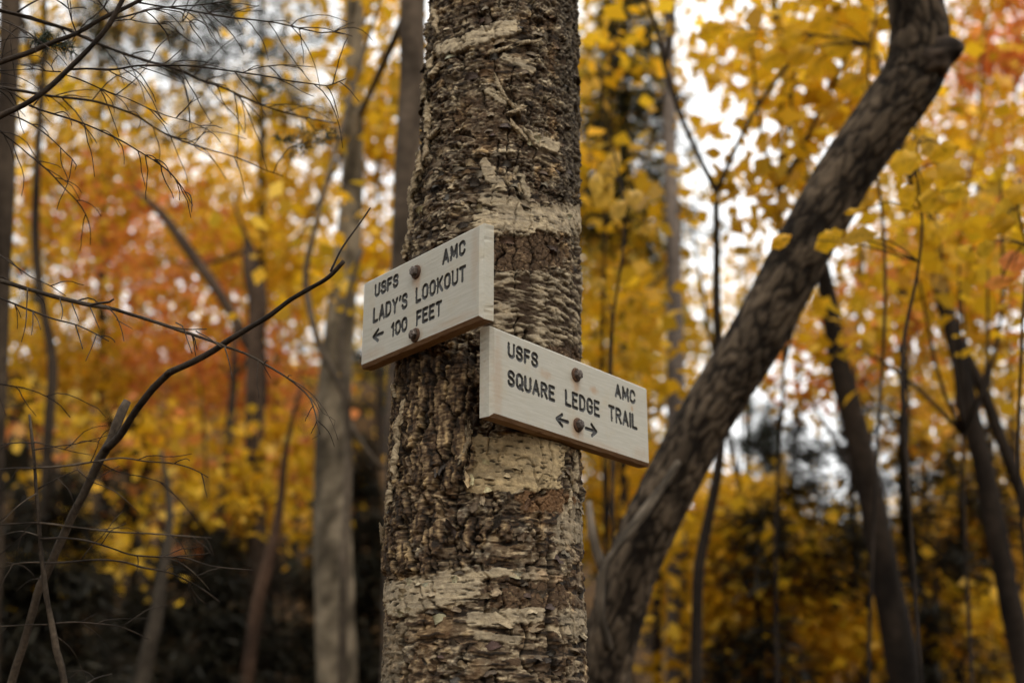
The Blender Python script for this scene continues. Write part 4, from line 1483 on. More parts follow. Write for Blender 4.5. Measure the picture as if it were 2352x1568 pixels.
# --- the leaning tree on the right, with its snapped stub and a pale broken limb
LT_D = 3.3
lt = forest_tree("leaning_tree", "stout dark trunk leaning right behind the lower sign, with a snapped stub", [
    (2098, -90, 120), (2103, 10, 124), (2112, 85, 132), (2100, 165, 138), (2042, 255, 134), (1960, 370, 130), (1850, 560, 129), (1745, 760, 129),
    (1620, 960, 126), (1520, 1150, 124), (1442, 1330, 122), (1402, 1480, 120), (1380, 1600, 122)], LT_D,
    ((.009, .0065, .0045), (.112, .084, .058)), [(2000, -420, 700, 300, 3.6, .8, 26)], YEL, 20, .22, .085, rise=1.2, rough=.075, seg=120, limbs=False, nscale=30., group=None, cat="tree", step=.008, contrast=.8, aniso=.5, octv=6, patch=.7)
ltb = np.array(lt.location)
lt_pal = ((.022, .016, .013), (.09, .065, .05))
tube_obj("stub", np.array([at(2090, 150, LT_D), at(2135, 135, LT_D - .03), at(2172, 118, LT_D - .05), at(2198, 110, LT_D - .06), at(2212, 106, LT_D - .06)]) - ltb,
         [.072, .058, .040, .026, .010], 24, .008, M_TRUNK, ((.012, .009, .007), (.075, .055, .042)), lt, .30, 70., 5, .5, 1.6)
tube_obj("limb", np.array([at(1560, 1060, LT_D - .06), at(1490, 1160, LT_D - .15), at(1430, 1240, LT_D - .2), at(1385, 1310, LT_D - .22), at(1380, 1400, LT_D - .22), at(1398, 1492, LT_D - .22)]) - ltb,
         [.009, .011, .011, .0115, .010, .011], 12, .02, M_TRUNK, ((.03, .024, .018), (.12, .098, .075)), lt, .28, 60., 6, .35, 1.8)
tube_obj("limb", np.array([at(1385, 1310, LT_D - .2), at(1362, 1230, LT_D - .2), at(1352, 1150, LT_D - .18)]) - ltb,
         [.012, .010, .007], 10, .02, M_TRUNK, ((.05, .04, .03), (.17, .14, .11)), lt, .18, 40., 7)

# --- trunks read off the photograph
forest_tree("birch_tree", "pale grey birch standing behind the big trunk's left edge", [
    (815, -60, 40), (815, 0, 42), (812, 250, 46), (808, 450, 52), (785, 700, 66), (768, 900, 78), (764, 1200, 88), (770, 1420, 94), (776, 1600, 98)], 5.6,
    PALEBARK, [(760, -330, 520, 260, 6.0, 1.2, 40), (800, 200, 60, 90, 5.4, .3, 5), (760, 640, 60, 60, 5.3, .3, 4)], YEL, 24, .2, .08, nscale=26., rough=.04, contrast=.7, octv=6, patch=1.2, limbs=False)
forest_tree("maple_tree", "brown trunk half hidden behind the big birch, left of it", [
    (950, -60, 62), (948, 0, 62), (945, 200, 60), (935, 420, 60), (928, 700, 62), (920, 1000, 66), (915, 1300, 70), (910, 1600, 74)], 4.6,
    ((.035, .027, .02), (.115, .088, .066)), [(640, 620, 220, 130, 8.5, 1.2, 46), (1000, -300, 400, 200, 5.5, 1., 24)], YEL, 24, .22, .075)
forest_tree("young_maple", "thin dark sapling that forks in a wide V against the bright sky", [
    (1644, 430, 15.0), (1646, 560, 16.5), (1646, 700, 18.8), (1655, 880, 21.0), (1652, 1060, 22.5), (1630, 1180, 24.0), (1606, 1300, 25.5), (1600, 1450, 27.0), (1598, 1600, 27.0)], 4.4,
    BLACKBARK, [(1830, 180, 140, 140, 4.9, .6, 16), (1900, 330, 100, 120, 4.9, .5, 11), (1690, 330, 70, 150, 4.7, .4, 6), (1750, 470, 60, 90, 4.8, .4, 6)], YEL, 13, .13, .075, rise=0, limbs=False, rough=.15,
    forks=[[(1646, 440, 15.0), (1610, 370, 12.8), (1560, 255, 12.8), (1525, 140, 12.0), (1508, 60, 10.5), (1478, -10, 9.0), (1455, -80, 7.5)],
           [(1646, 440, 13.5), (1690, 340, 10.5), (1725, 270, 9.8), (1790, 175, 9.0), (1860, 90, 8.2), (1945, -5, 7.5), (2000, -60, 6.8)],
           [(1528, 150, 9.8), (1545, 60, 8.2), (1548, -60, 6.8)]])
forest_tree("ash_tree", "slim straight grey trunk between the big birch and the forked sapling", [
    (1536, -60, 22), (1536, 100, 24), (1538, 300, 28), (1548, 600, 36), (1552, 900, 42), (1555, 1200, 46), (1556, 1600, 52)], 6.2,
    ((.075, .062, .055), (.19, .16, .14)), [(1420, 640, 100, 130, 7.5, .9, 46), (1400, 330, 90, 160, 8, .9, 36), (1420, 900, 120, 110, 7.5, .8, 40), (1500, -250, 350, 180, 6.5, 1., 24)], OLIVE + YEL, 18, .19, .075, rough=.08)
forest_tree("maple_tree", "dark trunk leaning left, on the right under the pale sky gap", [
    (1885, 600, 34), (1905, 700, 42), (1930, 850, 50), (1962, 970, 56), (2002, 1150, 62), (2040, 1350, 70), (2068, 1500, 76), (2085, 1600, 78)], 5.4,
    BLACKBARK, [(1960, 800, 90, 120, 6., .5, 18), (1850, 900, 80, 60, 6.2, .4, 9)], GOLD + ORG, 18, .14, .075)
forest_tree("young_maple", "narrow dark trunk just right of the left-leaning dark trunk", [
    (2070, 640, 20), (2076, 870, 26), (2078, 1100, 30), (2096, 1300, 34), (2120, 1450, 38), (2140, 1600, 40)], 6.6,
    BLACKBARK, [(2090, 620, 90, 90, 7., .6, 26), (2120, 1010, 80, 60, 7., .5, 18)], ORG[2:3] + GOLD, 20, .15, .075)
forest_tree("maple_tree", "dark forked trunk near the right edge, leaning left towards its top", [
    (2140, 560, 30), (2165, 680, 36), (2195, 790, 40), (2232, 960, 44), (2275, 1150, 48), (2320, 1380, 52), (2350, 1520, 54), (2370, 1620, 56)], 5.0,
    BLACKBARK, [(2200, 600, 160, 100, 5.4, .6, 30), (2290, 760, 100, 70, 5.6, .5, 14)], ORG[:1] + GOLD, 18, .16, .075,
    forks=[[(2190, 770, 30), (2250, 880, 28), (2300, 1010, 30), (2345, 1130, 32), (2420, 1330, 34)], [(2285, 950, 12), (2250, 1040, 10), (2255, 1100, 9)]])
forest_tree("young_maple", "small curved dark stem low on the right, in yellow leaves", [
    (1690, 1080, 16), (1706, 1160, 20), (1735, 1280, 24), (1755, 1400, 26), (1790, 1600, 28)], 7.5,
    BLACKBARK, [(1660, 1290, 130, 110, 9., .9, 56), (1790, 1330, 150, 90, 9., .9, 50)], YEL, 26, .19, .08)
forest_tree("young_maple", "dark slender trunk at the left margin behind the bare boughs", [
    (25, -60, 44), (22, 100, 46), (14, 300, 44), (6, 520, 46), (-8, 800, 50), (-20, 1200, 54), (-30, 1600, 56)], 4.4,
    BROWNBARK, [(110, 330, 170, 110, 7.5, 1., 40), (40, -260, 300, 160, 5, .8, 16)], GOLD, 24, .2, .075)
forest_tree("young_maple", "faint thin stem a little right of the left margin trunk", [
    (84, 420, 18), (82, 560, 20), (96, 690, 20), (120, 820, 22), (110, 1000, 24), (100, 1300, 26), (95, 1600, 28)], 5.6,
    BROWNBARK, [(100, 640, 120, 100, 7.5, .8, 20)], GOLD, 20, .2, .075)
forest_tree("maple_tree", "dark crooked trunk amid the orange leaves left of centre", [
    (566, 545, 10), (572, 575, 30), (578, 620, 40), (590, 680, 44), (588, 800, 42), (585, 1000, 44), (590, 1300, 50), (596, 1600, 54)], 6.8,
    ((.028, .02, .015), (.09, .062, .045)), [(330, 560, 210, 140, 8.2, 1., 36), (500, 820, 200, 120, 8.4, 1., 40)], ORG + RED[:1] + GOLD[:1], 26, .2, .075,
    rise=.25, forks=[[(575, 800, 26), (520, 700, 24), (430, 570, 26), (370, 490, 20), (330, 452, 10), (300, 430, 4)]])
forest_tree("young_maple", "thin wavy grey stem just left of the pale birch", [
    (720, 540, 12), (702, 620, 14), (716, 730, 15), (745, 820, 16), (790, 900, 18), (800, 1000, 18), (790, 1300, 20), (785, 1600, 22)], 4.8,
    ((.05, .04, .03), (.15, .12, .09)), [(700, 420, 130, 110, 9., .9, 34)], YEL, 24, .19, .075,
    forks=[[(800, 940, 16), (785, 820, 14), (800, 680, 12), (832, 570, 10)], [(795, 960, 14), (840, 1030, 12), (880, 1080, 10)]])
forest_tree("young_maple", "ghostly pale leaning stem low in the dark left corner", [
    (372, 1330, 24), (358, 1420, 32), (338, 1500, 38), (318, 1600, 40)], 5.0, GREYBARK, None, rise=.5)
forest_tree("young_maple", "rust-brown blurred stem in the gloom left of the pale birch", [
    (640, 1180, 20), (615, 1300, 28), (590, 1400, 32), (575, 1500, 34), (565, 1600, 36)], 6.0, ((.04, .025, .018), (.10, .06, .04)), None, rise=.6)
forest_tree("young_maple", "straight dim stem between the rust-brown one and the pale leaning one", [
    (520, 1050, 24), (505, 1200, 30), (500, 1350, 34), (496, 1600, 38)], 7.0, GREYBARK, None, rise=.8)
forest_tree("young_maple", "short dark stem behind the leaning tree's foot", [
    (1512, 1240, 18), (1510, 1400, 22), (1508, 1600, 24)], 6.5, BLACKBARK, [(1480, 1130, 80, 70, 8, .6, 18)], YEL, 24, .18, .075, rise=.6)
forest_tree("young_maple", "one of two short dark stems under the spruce at right, the nearer", [
    (2192, 1150, 16), (2194, 1300, 20), (2196, 1450, 22), (2198, 1600, 24)], 9.5, BLACKBARK, [(2200, 1380, 150, 80, 10.5, .9, 40)], GOLD, 24, .2, .08, rise=.8)
forest_tree("young_maple", "one of two short dark stems under the spruce at right, the farther", [
    (2228, 1130, 14), (2226, 1280, 18), (2225, 1450, 20), (2224, 1600, 22)], 10.0, BLACKBARK, [(2300, 1420, 110, 90, 10.5, .9, 34)], GOLD, 24, .2, .08, rise=.8)

# --- background trees: trunk mostly lost in leaves
BG = [  # label, trunk X, depth, palette, blobs
    ("yellow tree filling the top left behind the bare boughs", 250, 9.5, YEL, [(120, 120, 190, 130, 9.5, 1.2, 18), (350, 300, 220, 90, 10, 1.2, 19), (330, 60, 150, 70, 10, 1, 6)]),
    ("golden tree behind the crossing bare stems at left", 420, 11, GOLD + YEL, [(480, 430, 230, 110, 11, 1.3, 38), (250, 430, 160, 90, 11, 1.2, 18)]),
    ("yellow tree showing between the pale birch and the brown trunk", 860, 8, GOLD + YEL, [(880, 130, 60, 130, 8, .8, 19), (870, 300, 60, 110, 8, .8, 24), (870, 620, 70, 90, 8, .8, 19)]),
    ("sparse yellow tree by the pale top gap left of centre", 640, 12, YEL, [(600, 250, 170, 60, 12, 1.2, 21), (690, 130, 110, 60, 12, 1., 6)]),
    ("broad yellow tree at mid left below the bare boughs", 640, 10, YEL, [(560, 560, 170, 110, 10, 1.2, 53), (690, 640, 120, 90, 10, 1., 31), (80, 480, 110, 60, 10, 1., 16)]),
    ("orange tree glowing at mid left", 230, 10.5, ORG, [(330, 850, 170, 80, 10.5, 1.1, 58), (230, 560, 130, 80, 10.5, 1.1, 41), (560, 900, 140, 70, 10.5, 1.1, 43)]),
    ("red-tinged small maple behind the orange leaves at left", 420, 12, RED + ORG, [(420, 520, 120, 70, 12, 1.1, 15), (300, 480, 90, 60, 12, 1.1, 10)]),
    ("low golden tree above the dark lower left", 160, 9, GOLD, [(130, 850, 150, 90, 9, 1., 34), (330, 1000, 160, 70, 9, 1., 21), (60, 740, 110, 60, 9, .9, 16)]),
    ("small yellow bush-like maple left of the pale birch's middle", 560, 8, GOLD, [(640, 1030, 140, 60, 8, .8, 28), (540, 1140, 90, 30, 7.5, .5, 13), (640, 1180, 50, 30, 7.5, .4, 6), (220, 1260, 40, 25, 6, .3, 5)]),
    ("yellow tree filling the gap right of the big birch's top", 1380, 9, YEL + OLIVE, [(1400, 60, 110, 120, 9, 1., 28), (1370, 480, 90, 140, 9, 1., 34), (1350, 250, 60, 120, 9, .9, 16)]),
    ("green-gold tree right of the big birch, behind the slim grey trunk", 1450, 11, OLIVE + YEL, [(1440, 560, 110, 120, 11, 1.2, 37), (1430, 800, 110, 130, 11, 1.2, 42), (1600, 760, 90, 120, 11, 1., 24)]),
    ("yellow tree with ragged leaves across the upper right sky", 1980, 6.5, YEL, [(1860, 60, 190, 90, 6.6, .8, 18), (1700, 60, 110, 60, 6.6, .7, 5), (1980, 420, 90, 130, 6.8, .7, 8), (1700, 150, 60, 50, 6.5, .5, 2)]),
    ("orange-red tree in the upper right corner", 2330, 8.5, ORG + RED, [(2310, 160, 110, 120, 8.5, 1., 36), (2260, 60, 110, 70, 8.5, 1., 16)]),
    ("golden tree along the right edge above the middle", 2260, 8, GOLD + YEL, [(2230, 330, 150, 100, 8, 1., 30), (2180, 60, 100, 70, 8, 1., 14), (2300, 470, 100, 100, 8, 1., 20)]),
    ("orange tree at the right edge at mid height", 2200, 8, ORG[2:3] + GOLD, [(2150, 620, 160, 90, 8, .9, 28), (2300, 640, 110, 70, 8, .9, 16), (2080, 760, 100, 60, 8, .8, 14)]),
    ("golden tree behind the dark trunks at mid right", 2300, 9, GOLD, [(2290, 900, 110, 110, 9, 1., 24), (2150, 900, 100, 70, 9, 1., 13), (2330, 1080, 90, 90, 9, 1., 17)]),
    ("yellow thicket low on the right", 1880, 10, YEL + GOLD, [(1850, 1340, 170, 100, 10, 1.2, 90), (1700, 1210, 130, 90, 10, 1.1, 63), (2000, 1330, 120, 90, 10, 1.1, 52), (1800, 1480, 200, 70, 10, 1.2, 68)]),
    ("bright yellow maple low on the right between the dark trunks", 2120, 9.5, YEL, [(2160, 1300, 140, 80, 9.5, 1., 44), (2300, 1300, 110, 90, 9.5, 1., 44), (2180, 1480, 170, 80, 9.5, 1., 58)]),
    ("gold tree behind the leaning trunk at mid right", 1820, 9, GOLD + YEL, [(1840, 760, 100, 90, 9, .9, 14), (1700, 620, 60, 50, 9, .6, 4), (1820, 650, 70, 60, 9, .7, 5)]),
    ("yellow tree seen between the big birch and leaning trunk, low", 1420, 9, YEL + OLIVE, [(1420, 1080, 110, 90, 9, .9, 50), (1400, 1220, 80, 70, 9, .8, 24), (1580, 1350, 60, 130, 9.5, .8, 34)]),
    ("far yellow tree behind the crossing bare stems, beyond the golden one", 300, 18, YEL, [(200, 330, 330, 120, 18, 2., 9), (560, 450, 260, 110, 18, 2., 8)]),
    ("far golden tree behind the centre left", 640, 19, GOLD, [(620, 760, 300, 150, 19, 2., 42), (250, 720, 260, 140, 19, 2., 32)]),
    ("far dull gold tree behind the big birch", 1180, 18, OLIVE + GOLD, [(900, 780, 170, 250, 18, 2., 60), (1420, 760, 150, 260, 18, 2., 72)]),
    ("far yellow tree low at right", 1900, 18, YEL, [(1800, 1290, 320, 110, 18, 2., 140), (2200, 1250, 260, 160, 18, 2., 107), (1960, 1450, 420, 110, 18, 2., 124)]),
    ("yellow maple right behind the narrow dark trunks, low at right", 1990, 7.6, YEL, [(1760, 1420, 130, 70, 7.6, .7, 34), (1930, 1460, 130, 60, 7.6, .7, 30), (2240, 1200, 90, 50, 7.6, .6, 16), (1640, 1180, 90, 60, 7.6, .6, 20)]),
    ("low yellow maple glowing behind the foot of the leaning trunk", 1660, 6.2, YEL, [(1660, 1250, 90, 60, 6.2, .5, 16), (1760, 1360, 110, 60, 6.2, .5, 18), (1650, 1450, 90, 60, 6.2, .5, 14), (1880, 1450, 90, 50, 6.2, .5, 12), (2230, 1440, 90, 60, 6.2, .5, 12)]),
    ("golden maple at the bottom right corner", 2260, 7.4, GOLD + YEL, [(2270, 1470, 110, 80, 7.4, .7, 34), (2120, 1400, 90, 60, 7.4, .7, 18), (2330, 1240, 70, 60, 7.4, .6, 14)]),
    ("far golden tree at upper right", 2250, 16, GOLD + ORG, [(2250, 480, 170, 200, 16, 2., 15), (2200, 150, 200, 130, 16, 2., 12)]),
]
for lab, X, d, lp, blobs in BG:
    ytop = min(b[1] for b in blobs)
    far = d > 15
    forest_tree("maple_tree", lab, [(X + 10, ytop, 7), (X, (ytop + 1600) / 2, 12 if not far else 9), (X + 4, 1600, 16 if not far else 12)], d, BROWNBARK, blobs, lp,
                30 if not far else 28, .17 if not far else .30, .082 if not far else .12, rise=.8, limbs=True, seg=9, wav=.03)


NEAR = [
    ("near yellow sprays hanging across the pale sky gap upper right", 1790, 4.6, YEL, [(1830, 120, 120, 70, 4.6, .3, 10), (1930, 230, 90, 90, 4.7, .3, 8), (1980, 60, 70, 60, 4.6, .3, 5), (1880, 400, 60, 60, 4.6, .3, 4), (1720, 60, 60, 40, 4.6, .3, 2), (1690, 500, 40, 40, 4.6, .2, 2)]),
    ("golden sprays hanging before the dark forked trunk at right", 2240, 4.2, GOLD + YEL, [(2150, 480, 80, 80, 4.2, .3, 8), (2270, 620, 90, 60, 4.2, .3, 6), (2110, 640, 60, 40, 4.2, .3, 4), (2300, 380, 60, 60, 4.3, .3, 4), (1960, 790, 50, 60, 4.4, .3, 4)]),
    ("bright yellow sprays beside the big birch's right edge", 1400, 4.8, YEL, [(1390, 430, 50, 60, 4.8, .3, 8), (1400, 700, 60, 70, 4.8, .3, 8), (1440, 860, 60, 60, 4.9, .3, 7), (1380, 130, 40, 80, 4.8, .3, 7)]),
    ("orange and gold sprays drifting down into the gloom at left", 380, 7.2, GOLD + ORG, [(150, 1010, 130, 60, 7.2, .6, 12), (400, 1040, 130, 60, 7.2, .6, 14), (620, 1090, 100, 70, 7.2, .6, 12), (300, 1150, 150, 50, 7.2, .6, 7), (560, 1260, 120, 60, 7.2, .6, 5), (120, 1160, 100, 50, 7.2, .6, 4)]),
    ("yellow sprays low before the dark corner at left", 470, 6.6, GOLD, [(520, 1130, 70, 18, 6.6, .25, 9), (610, 1175, 26, 26, 6.6, .2, 4), (215, 1245, 40, 20, 6.4, .2, 5), (440, 1175, 14, 12, 6.6, .1, 2), (600, 1060, 80, 30, 6.8, .3, 8), (330, 1010, 60, 26, 6.8, .3, 6), (120, 960, 60, 26, 6.8, .3, 6)]),
]
for lab, X, d, lp, blobs in NEAR:
    ytop = min(b[1] for b in blobs)
    forest_tree("young_maple", lab, [(X + 6, ytop, 4), (X, (ytop + 1600) / 2, 7), (X + 4, 1600, 10)], d, BLACKBARK, blobs, lp,
                9, .13, .085, flat=.6, rise=.3, limbs=True, seg=8, wav=.03)


# --- spruces: dark layered boughs
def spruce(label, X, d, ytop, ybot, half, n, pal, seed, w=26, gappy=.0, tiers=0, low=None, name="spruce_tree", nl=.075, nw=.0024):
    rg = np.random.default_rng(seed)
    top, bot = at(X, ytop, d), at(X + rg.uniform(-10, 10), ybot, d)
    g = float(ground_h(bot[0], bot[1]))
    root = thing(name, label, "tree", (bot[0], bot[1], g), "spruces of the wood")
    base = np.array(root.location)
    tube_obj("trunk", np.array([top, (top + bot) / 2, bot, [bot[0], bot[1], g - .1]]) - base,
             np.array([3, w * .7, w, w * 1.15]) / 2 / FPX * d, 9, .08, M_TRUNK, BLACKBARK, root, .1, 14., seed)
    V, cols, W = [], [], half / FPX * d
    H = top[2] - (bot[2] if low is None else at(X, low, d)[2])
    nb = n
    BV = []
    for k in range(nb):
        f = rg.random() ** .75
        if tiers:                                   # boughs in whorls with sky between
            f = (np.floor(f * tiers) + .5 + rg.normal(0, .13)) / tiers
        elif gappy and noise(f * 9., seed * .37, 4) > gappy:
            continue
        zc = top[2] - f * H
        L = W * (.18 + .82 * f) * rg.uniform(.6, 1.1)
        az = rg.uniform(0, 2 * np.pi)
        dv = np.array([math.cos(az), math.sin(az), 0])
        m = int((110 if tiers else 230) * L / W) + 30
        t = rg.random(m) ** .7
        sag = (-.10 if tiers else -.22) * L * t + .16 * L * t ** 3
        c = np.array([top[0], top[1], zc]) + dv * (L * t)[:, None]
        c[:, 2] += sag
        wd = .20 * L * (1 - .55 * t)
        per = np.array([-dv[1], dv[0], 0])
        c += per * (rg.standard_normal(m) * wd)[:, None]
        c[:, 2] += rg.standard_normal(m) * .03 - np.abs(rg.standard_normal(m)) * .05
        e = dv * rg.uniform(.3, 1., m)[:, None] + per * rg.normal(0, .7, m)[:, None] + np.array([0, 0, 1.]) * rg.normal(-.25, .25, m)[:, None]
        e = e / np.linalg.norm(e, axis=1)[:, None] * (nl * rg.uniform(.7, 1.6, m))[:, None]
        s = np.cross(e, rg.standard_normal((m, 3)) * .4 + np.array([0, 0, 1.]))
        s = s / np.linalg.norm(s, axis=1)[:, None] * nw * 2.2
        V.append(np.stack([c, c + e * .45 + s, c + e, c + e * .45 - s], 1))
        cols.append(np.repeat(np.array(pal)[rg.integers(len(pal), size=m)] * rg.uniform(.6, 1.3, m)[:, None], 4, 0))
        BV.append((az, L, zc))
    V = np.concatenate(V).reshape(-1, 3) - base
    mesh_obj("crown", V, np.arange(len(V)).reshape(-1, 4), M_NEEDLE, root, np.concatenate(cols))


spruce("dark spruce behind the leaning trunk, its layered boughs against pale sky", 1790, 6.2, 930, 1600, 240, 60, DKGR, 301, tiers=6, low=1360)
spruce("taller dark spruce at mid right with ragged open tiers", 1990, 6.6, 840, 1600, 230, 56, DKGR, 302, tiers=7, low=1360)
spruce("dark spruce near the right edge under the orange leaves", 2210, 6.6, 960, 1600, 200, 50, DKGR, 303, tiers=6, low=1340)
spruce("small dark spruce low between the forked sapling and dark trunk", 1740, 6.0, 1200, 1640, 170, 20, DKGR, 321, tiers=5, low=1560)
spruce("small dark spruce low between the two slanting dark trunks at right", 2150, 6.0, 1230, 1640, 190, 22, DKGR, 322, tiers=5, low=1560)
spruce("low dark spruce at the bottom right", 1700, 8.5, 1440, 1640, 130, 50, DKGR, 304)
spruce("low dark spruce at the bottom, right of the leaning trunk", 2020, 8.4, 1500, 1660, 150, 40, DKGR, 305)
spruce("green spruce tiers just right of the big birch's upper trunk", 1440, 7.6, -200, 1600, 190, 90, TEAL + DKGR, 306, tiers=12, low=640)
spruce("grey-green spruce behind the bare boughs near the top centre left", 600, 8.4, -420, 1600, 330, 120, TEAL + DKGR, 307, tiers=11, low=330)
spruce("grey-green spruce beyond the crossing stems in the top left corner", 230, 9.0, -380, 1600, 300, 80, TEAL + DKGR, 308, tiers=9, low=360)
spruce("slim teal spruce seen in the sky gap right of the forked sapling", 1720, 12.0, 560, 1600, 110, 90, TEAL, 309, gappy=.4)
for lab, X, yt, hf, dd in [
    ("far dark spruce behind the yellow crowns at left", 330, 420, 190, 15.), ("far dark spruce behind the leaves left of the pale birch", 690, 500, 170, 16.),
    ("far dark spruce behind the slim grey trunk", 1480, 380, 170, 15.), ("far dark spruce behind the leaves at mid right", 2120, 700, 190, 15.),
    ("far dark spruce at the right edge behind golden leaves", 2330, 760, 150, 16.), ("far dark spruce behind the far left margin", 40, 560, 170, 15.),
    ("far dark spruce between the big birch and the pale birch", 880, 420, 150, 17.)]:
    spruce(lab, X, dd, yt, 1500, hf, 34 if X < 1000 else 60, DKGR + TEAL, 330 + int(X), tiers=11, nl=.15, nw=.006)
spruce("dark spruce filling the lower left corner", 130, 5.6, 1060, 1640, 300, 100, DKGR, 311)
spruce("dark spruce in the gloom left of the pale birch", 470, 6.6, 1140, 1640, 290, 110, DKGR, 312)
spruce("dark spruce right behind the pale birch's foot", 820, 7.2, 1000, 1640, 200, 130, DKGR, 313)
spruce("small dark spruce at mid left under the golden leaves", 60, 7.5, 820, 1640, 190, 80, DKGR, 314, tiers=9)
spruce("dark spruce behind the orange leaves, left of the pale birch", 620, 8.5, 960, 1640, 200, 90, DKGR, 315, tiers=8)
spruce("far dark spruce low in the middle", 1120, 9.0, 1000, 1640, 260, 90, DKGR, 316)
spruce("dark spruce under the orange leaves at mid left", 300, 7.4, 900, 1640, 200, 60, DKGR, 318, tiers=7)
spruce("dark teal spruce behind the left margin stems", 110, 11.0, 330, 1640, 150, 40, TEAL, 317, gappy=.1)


# ------------------------------------------------------------------ near yellow leaves on the right
def real_leaf(parent, X, Y, d, Lpx, Wpx, ang, tilt, col, seed, base):
    """a toothed birch leaf with a folded midrib, facing the camera more or less"""
    rg = np.random.default_rng(seed)
    L, W = Lpx / FPX * d, Wpx / FPX * d
    n = 9
    f = np.linspace(0, 1, n)
    prof = np.sin(np.pi * f ** .75) ** .8
    prof[0] = prof[-1] = 0.02
    ca, sa = math.cos(ang), math.sin(ang)
    ax = np.array([ca, .0, sa])
    sd = np.array([-sa, 0, ca])
    nr = np.array([0, -1., 0])
    ax = ax + nr * tilt * .5
    sd = sd * math.cos(tilt) + nr * math.sin(tilt)
    c = at(X, Y, d)
    V, cols = [], []
    for i in range(n):
        bend = -.14 * L * (f[i] - .5) ** 2 * 4
        for j in (-1, -.5, 0, .5, 1):
            tooth = 1 + (.10 * (-1) ** i if abs(j) == 1 else 0)
            V.append(c - base + ax * (f[i] - .5) * L + sd * j * W / 2 * prof[i] * tooth + nr * (bend - abs(j) * W * .12 + .004 * rg.standard_normal() * 1))
            cols.append(np.array(col) * rg.uniform(.8, 1.15) * (.85 if j == 0 else 1))
    F = [(i * 5 + j, i * 5 + j + 1, (i + 1) * 5 + j + 1, (i + 1) * 5 + j) for i in range(n - 1) for j in range(4)]
    return mesh_obj("leaf", np.array(V), F, M_LEAF, parent, np.array(cols), True)


def leafy_shoot(label, stem, d, leaves, seed, pal=YEL):
    P = np.array([at(X, Y, d) for X, Y in stem])
    foot = P[-1].copy()
    g = float(ground_h(foot[0], foot[1]))
    root = thing("leafy_sapling", label, "sapling", (foot[0], foot[1], g), "leafy saplings near the leaning trunk")
    base = np.array(root.location)
    P = np.vstack([P, [foot[0], foot[1], g - .05]])
    P[1:-1, 0] += .012 * np.sin(np.arange(len(P) - 2) * 1.9 + seed)
    P[1:-1, 1] += .015 * np.cos(np.arange(len(P) - 2) * 2.3 + seed)
    tube_obj("stem", P - base, np.linspace(.002, .0055, len(P)), 8, .03, M_TWIG, DEADP, root, .15, 40., seed)
    rg = np.random.default_rng(seed)
    for i, (X, Y, L, W, a, t) in enumerate(leaves):
        dd = d + rg.uniform(-.12, .12)
        c = at(X, Y, dd)
        k = int(np.argmin(np.linalg.norm(P[:-1] - c, axis=1)))
        real_leaf(root, X, Y, dd, L, W, a, t, pal[rg.integers(len(pal))], seed * 100 + i, base)
        mid = (P[k] + c) / 2 + np.array([0, 0, .02])
        tube_obj("petiole", np.array([P[k], mid, c]) - base, [.0022, .0016, .001], 5, .04, M_TWIG, DEADP, root, 0., 40., seed + i)


r7 = lambda x, y, L, W, a, t: (*c7(x, y), L * .4719 * K, W * .4719 * K, a, t)
leafy_shoot("thin sapling with big yellow leaves in front of the leaning trunk's right side",
            [c7(1790, 760), c7(1810, 900), c7(1800, 1100), c7(1770, 1400), c7(1750, 1800), c7(1740, 2600), c7(1760, 3400)], 2.95, [
    r7(1330, 1260, 175, 110, .55, .5), r7(1070, 1270, 125, 80, .5, .4), r7(1490, 1245, 170, 90, .1, .6), r7(1740, 850, 180, 140, .2, .3),
    r7(1880, 1060, 170, 130, -.3, .4), r7(1740, 1030, 130, 120, 1.0, .5), r7(1900, 1215, 150, 130, .7, .3), r7(1980, 900, 170, 130, -.6, .4),
    r7(1940, 800, 160, 120, .3, .6), r7(1860, 760, 130, 100, .8, .5), r7(1700, 950, 110, 60, 1.3, .6), r7(2000, 1010, 140, 110, -.2, .5),
    r7(1820, 980, 140, 100, .5, .7), r7(1470, 1115, 130, 34, .05, .2)], 5, YEL + [(.66, .40, .05)])
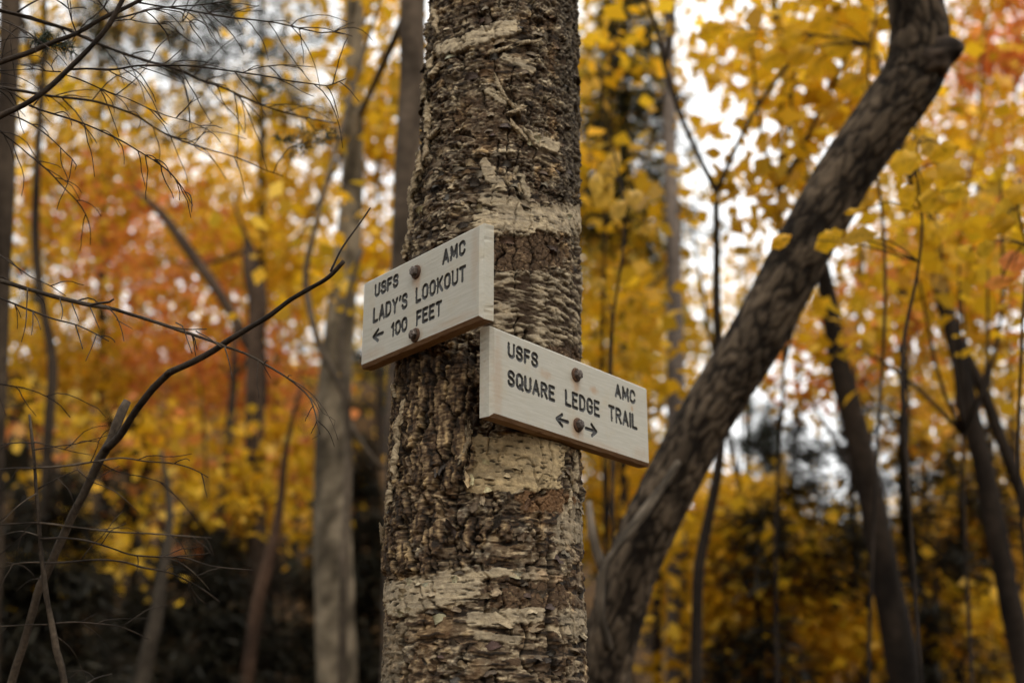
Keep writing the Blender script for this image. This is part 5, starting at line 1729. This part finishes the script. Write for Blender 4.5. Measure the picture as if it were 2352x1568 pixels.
leafy_shoot("sapling with broad dull gold leaves at the right edge",
            [c7(2330, 950), c7(2340, 1100), c7(2330, 1300), c7(2350, 1700), c7(2360, 2600), c7(2380, 3400)], 3.0, [
    r7(2290, 1110, 170, 160, .6, .3), r7(2250, 1180, 140, 110, .2, .5), r7(2340, 1020, 150, 120, -.4, .4), r7(2310, 1380, 150, 110, -.3, .3), r7(2230, 1490, 150, 80, .1, .5),
    r7(2060, 1330, 90, 130, 1.2, .4), r7(2160, 1310, 110, 90, .4, .6)], 6, GOLD + ORG[:2])
leafy_shoot("sapling with pale yellow leaves beside the big birch's right edge",
            [c7(180, 800), c7(200, 950), c7(220, 1200), c7(200, 1700), c7(170, 2600), c7(170, 3400)], 3.4, [
    r7(150, 900, 150, 110, 1.2, .4), r7(130, 1020, 160, 120, .9, .4), r7(290, 1040, 110, 95, .5, .3), r7(180, 850, 130, 90, 1.0, .5), r7(90, 960, 130, 90, 1.4, .5),
    r7(100, 1500, 90, 80, .3, .4), r7(370, 1210, 90, 60, .3, .3), r7(210, 1100, 120, 100, .7, .6)], 7, [(.68, .44, .09), (.66, .42, .07), (.62, .38, .05)])
leafy_shoot("sapling holding one long yellow leaf before the leaning trunk's top",
            [c7(1560, -40), c7(1550, 60), c7(1540, 250), c7(1560, 600), c7(1580, 1200), c7(1560, 2600), c7(1560, 3400)], 3.6, [
    r7(1680, 25, 170, 70, .25, .4), r7(1450, 420, 170, 100, .2, .4), r7(1490, 440, 120, 100, .8, .5), r7(1300, 100, 170, 120, .4, .5), r7(1380, 240, 180, 120, -.2, .5),
    r7(1180, 280, 170, 110, .3, .4), r7(1260, 330, 150, 110, .9, .5), r7(1050, 300, 170, 120, .1, .6), r7(1120, 200, 160, 110, .6, .5), r7(870, 190, 150, 90, .2, .5), r7(700, 150, 150, 100, .3, .6)], 8, YEL)


# ------------------------------------------------------------------ unseen leaf ring added behind and beside the camera to shade the birch
def shading_woods():
    rg = np.random.default_rng(99)
    C = []
    while len(C) < 1900:
        az = rg.uniform(rad(62), rad(298))            # clockwise from the view direction
        r = rg.uniform(4.6, 8.5)
        z = rg.uniform(.3, 8.0)
        C.append((r * math.sin(az), 1.0 + r * math.cos(az), z))
    V, F, col = leaf_cloud(np.array(C), 18, .30, .5, .20, YEL + OLIVE + DKGR * 2, 98, np.zeros(3))
    o = mesh_obj("shading_woods", V, F, M_LEAF, None, col)
    o["kind"] = "stuff"
    o["label"] = "unseen ring of leaves added behind the viewer to shade the birch"
    o["category"] = "woods"


shading_woods()
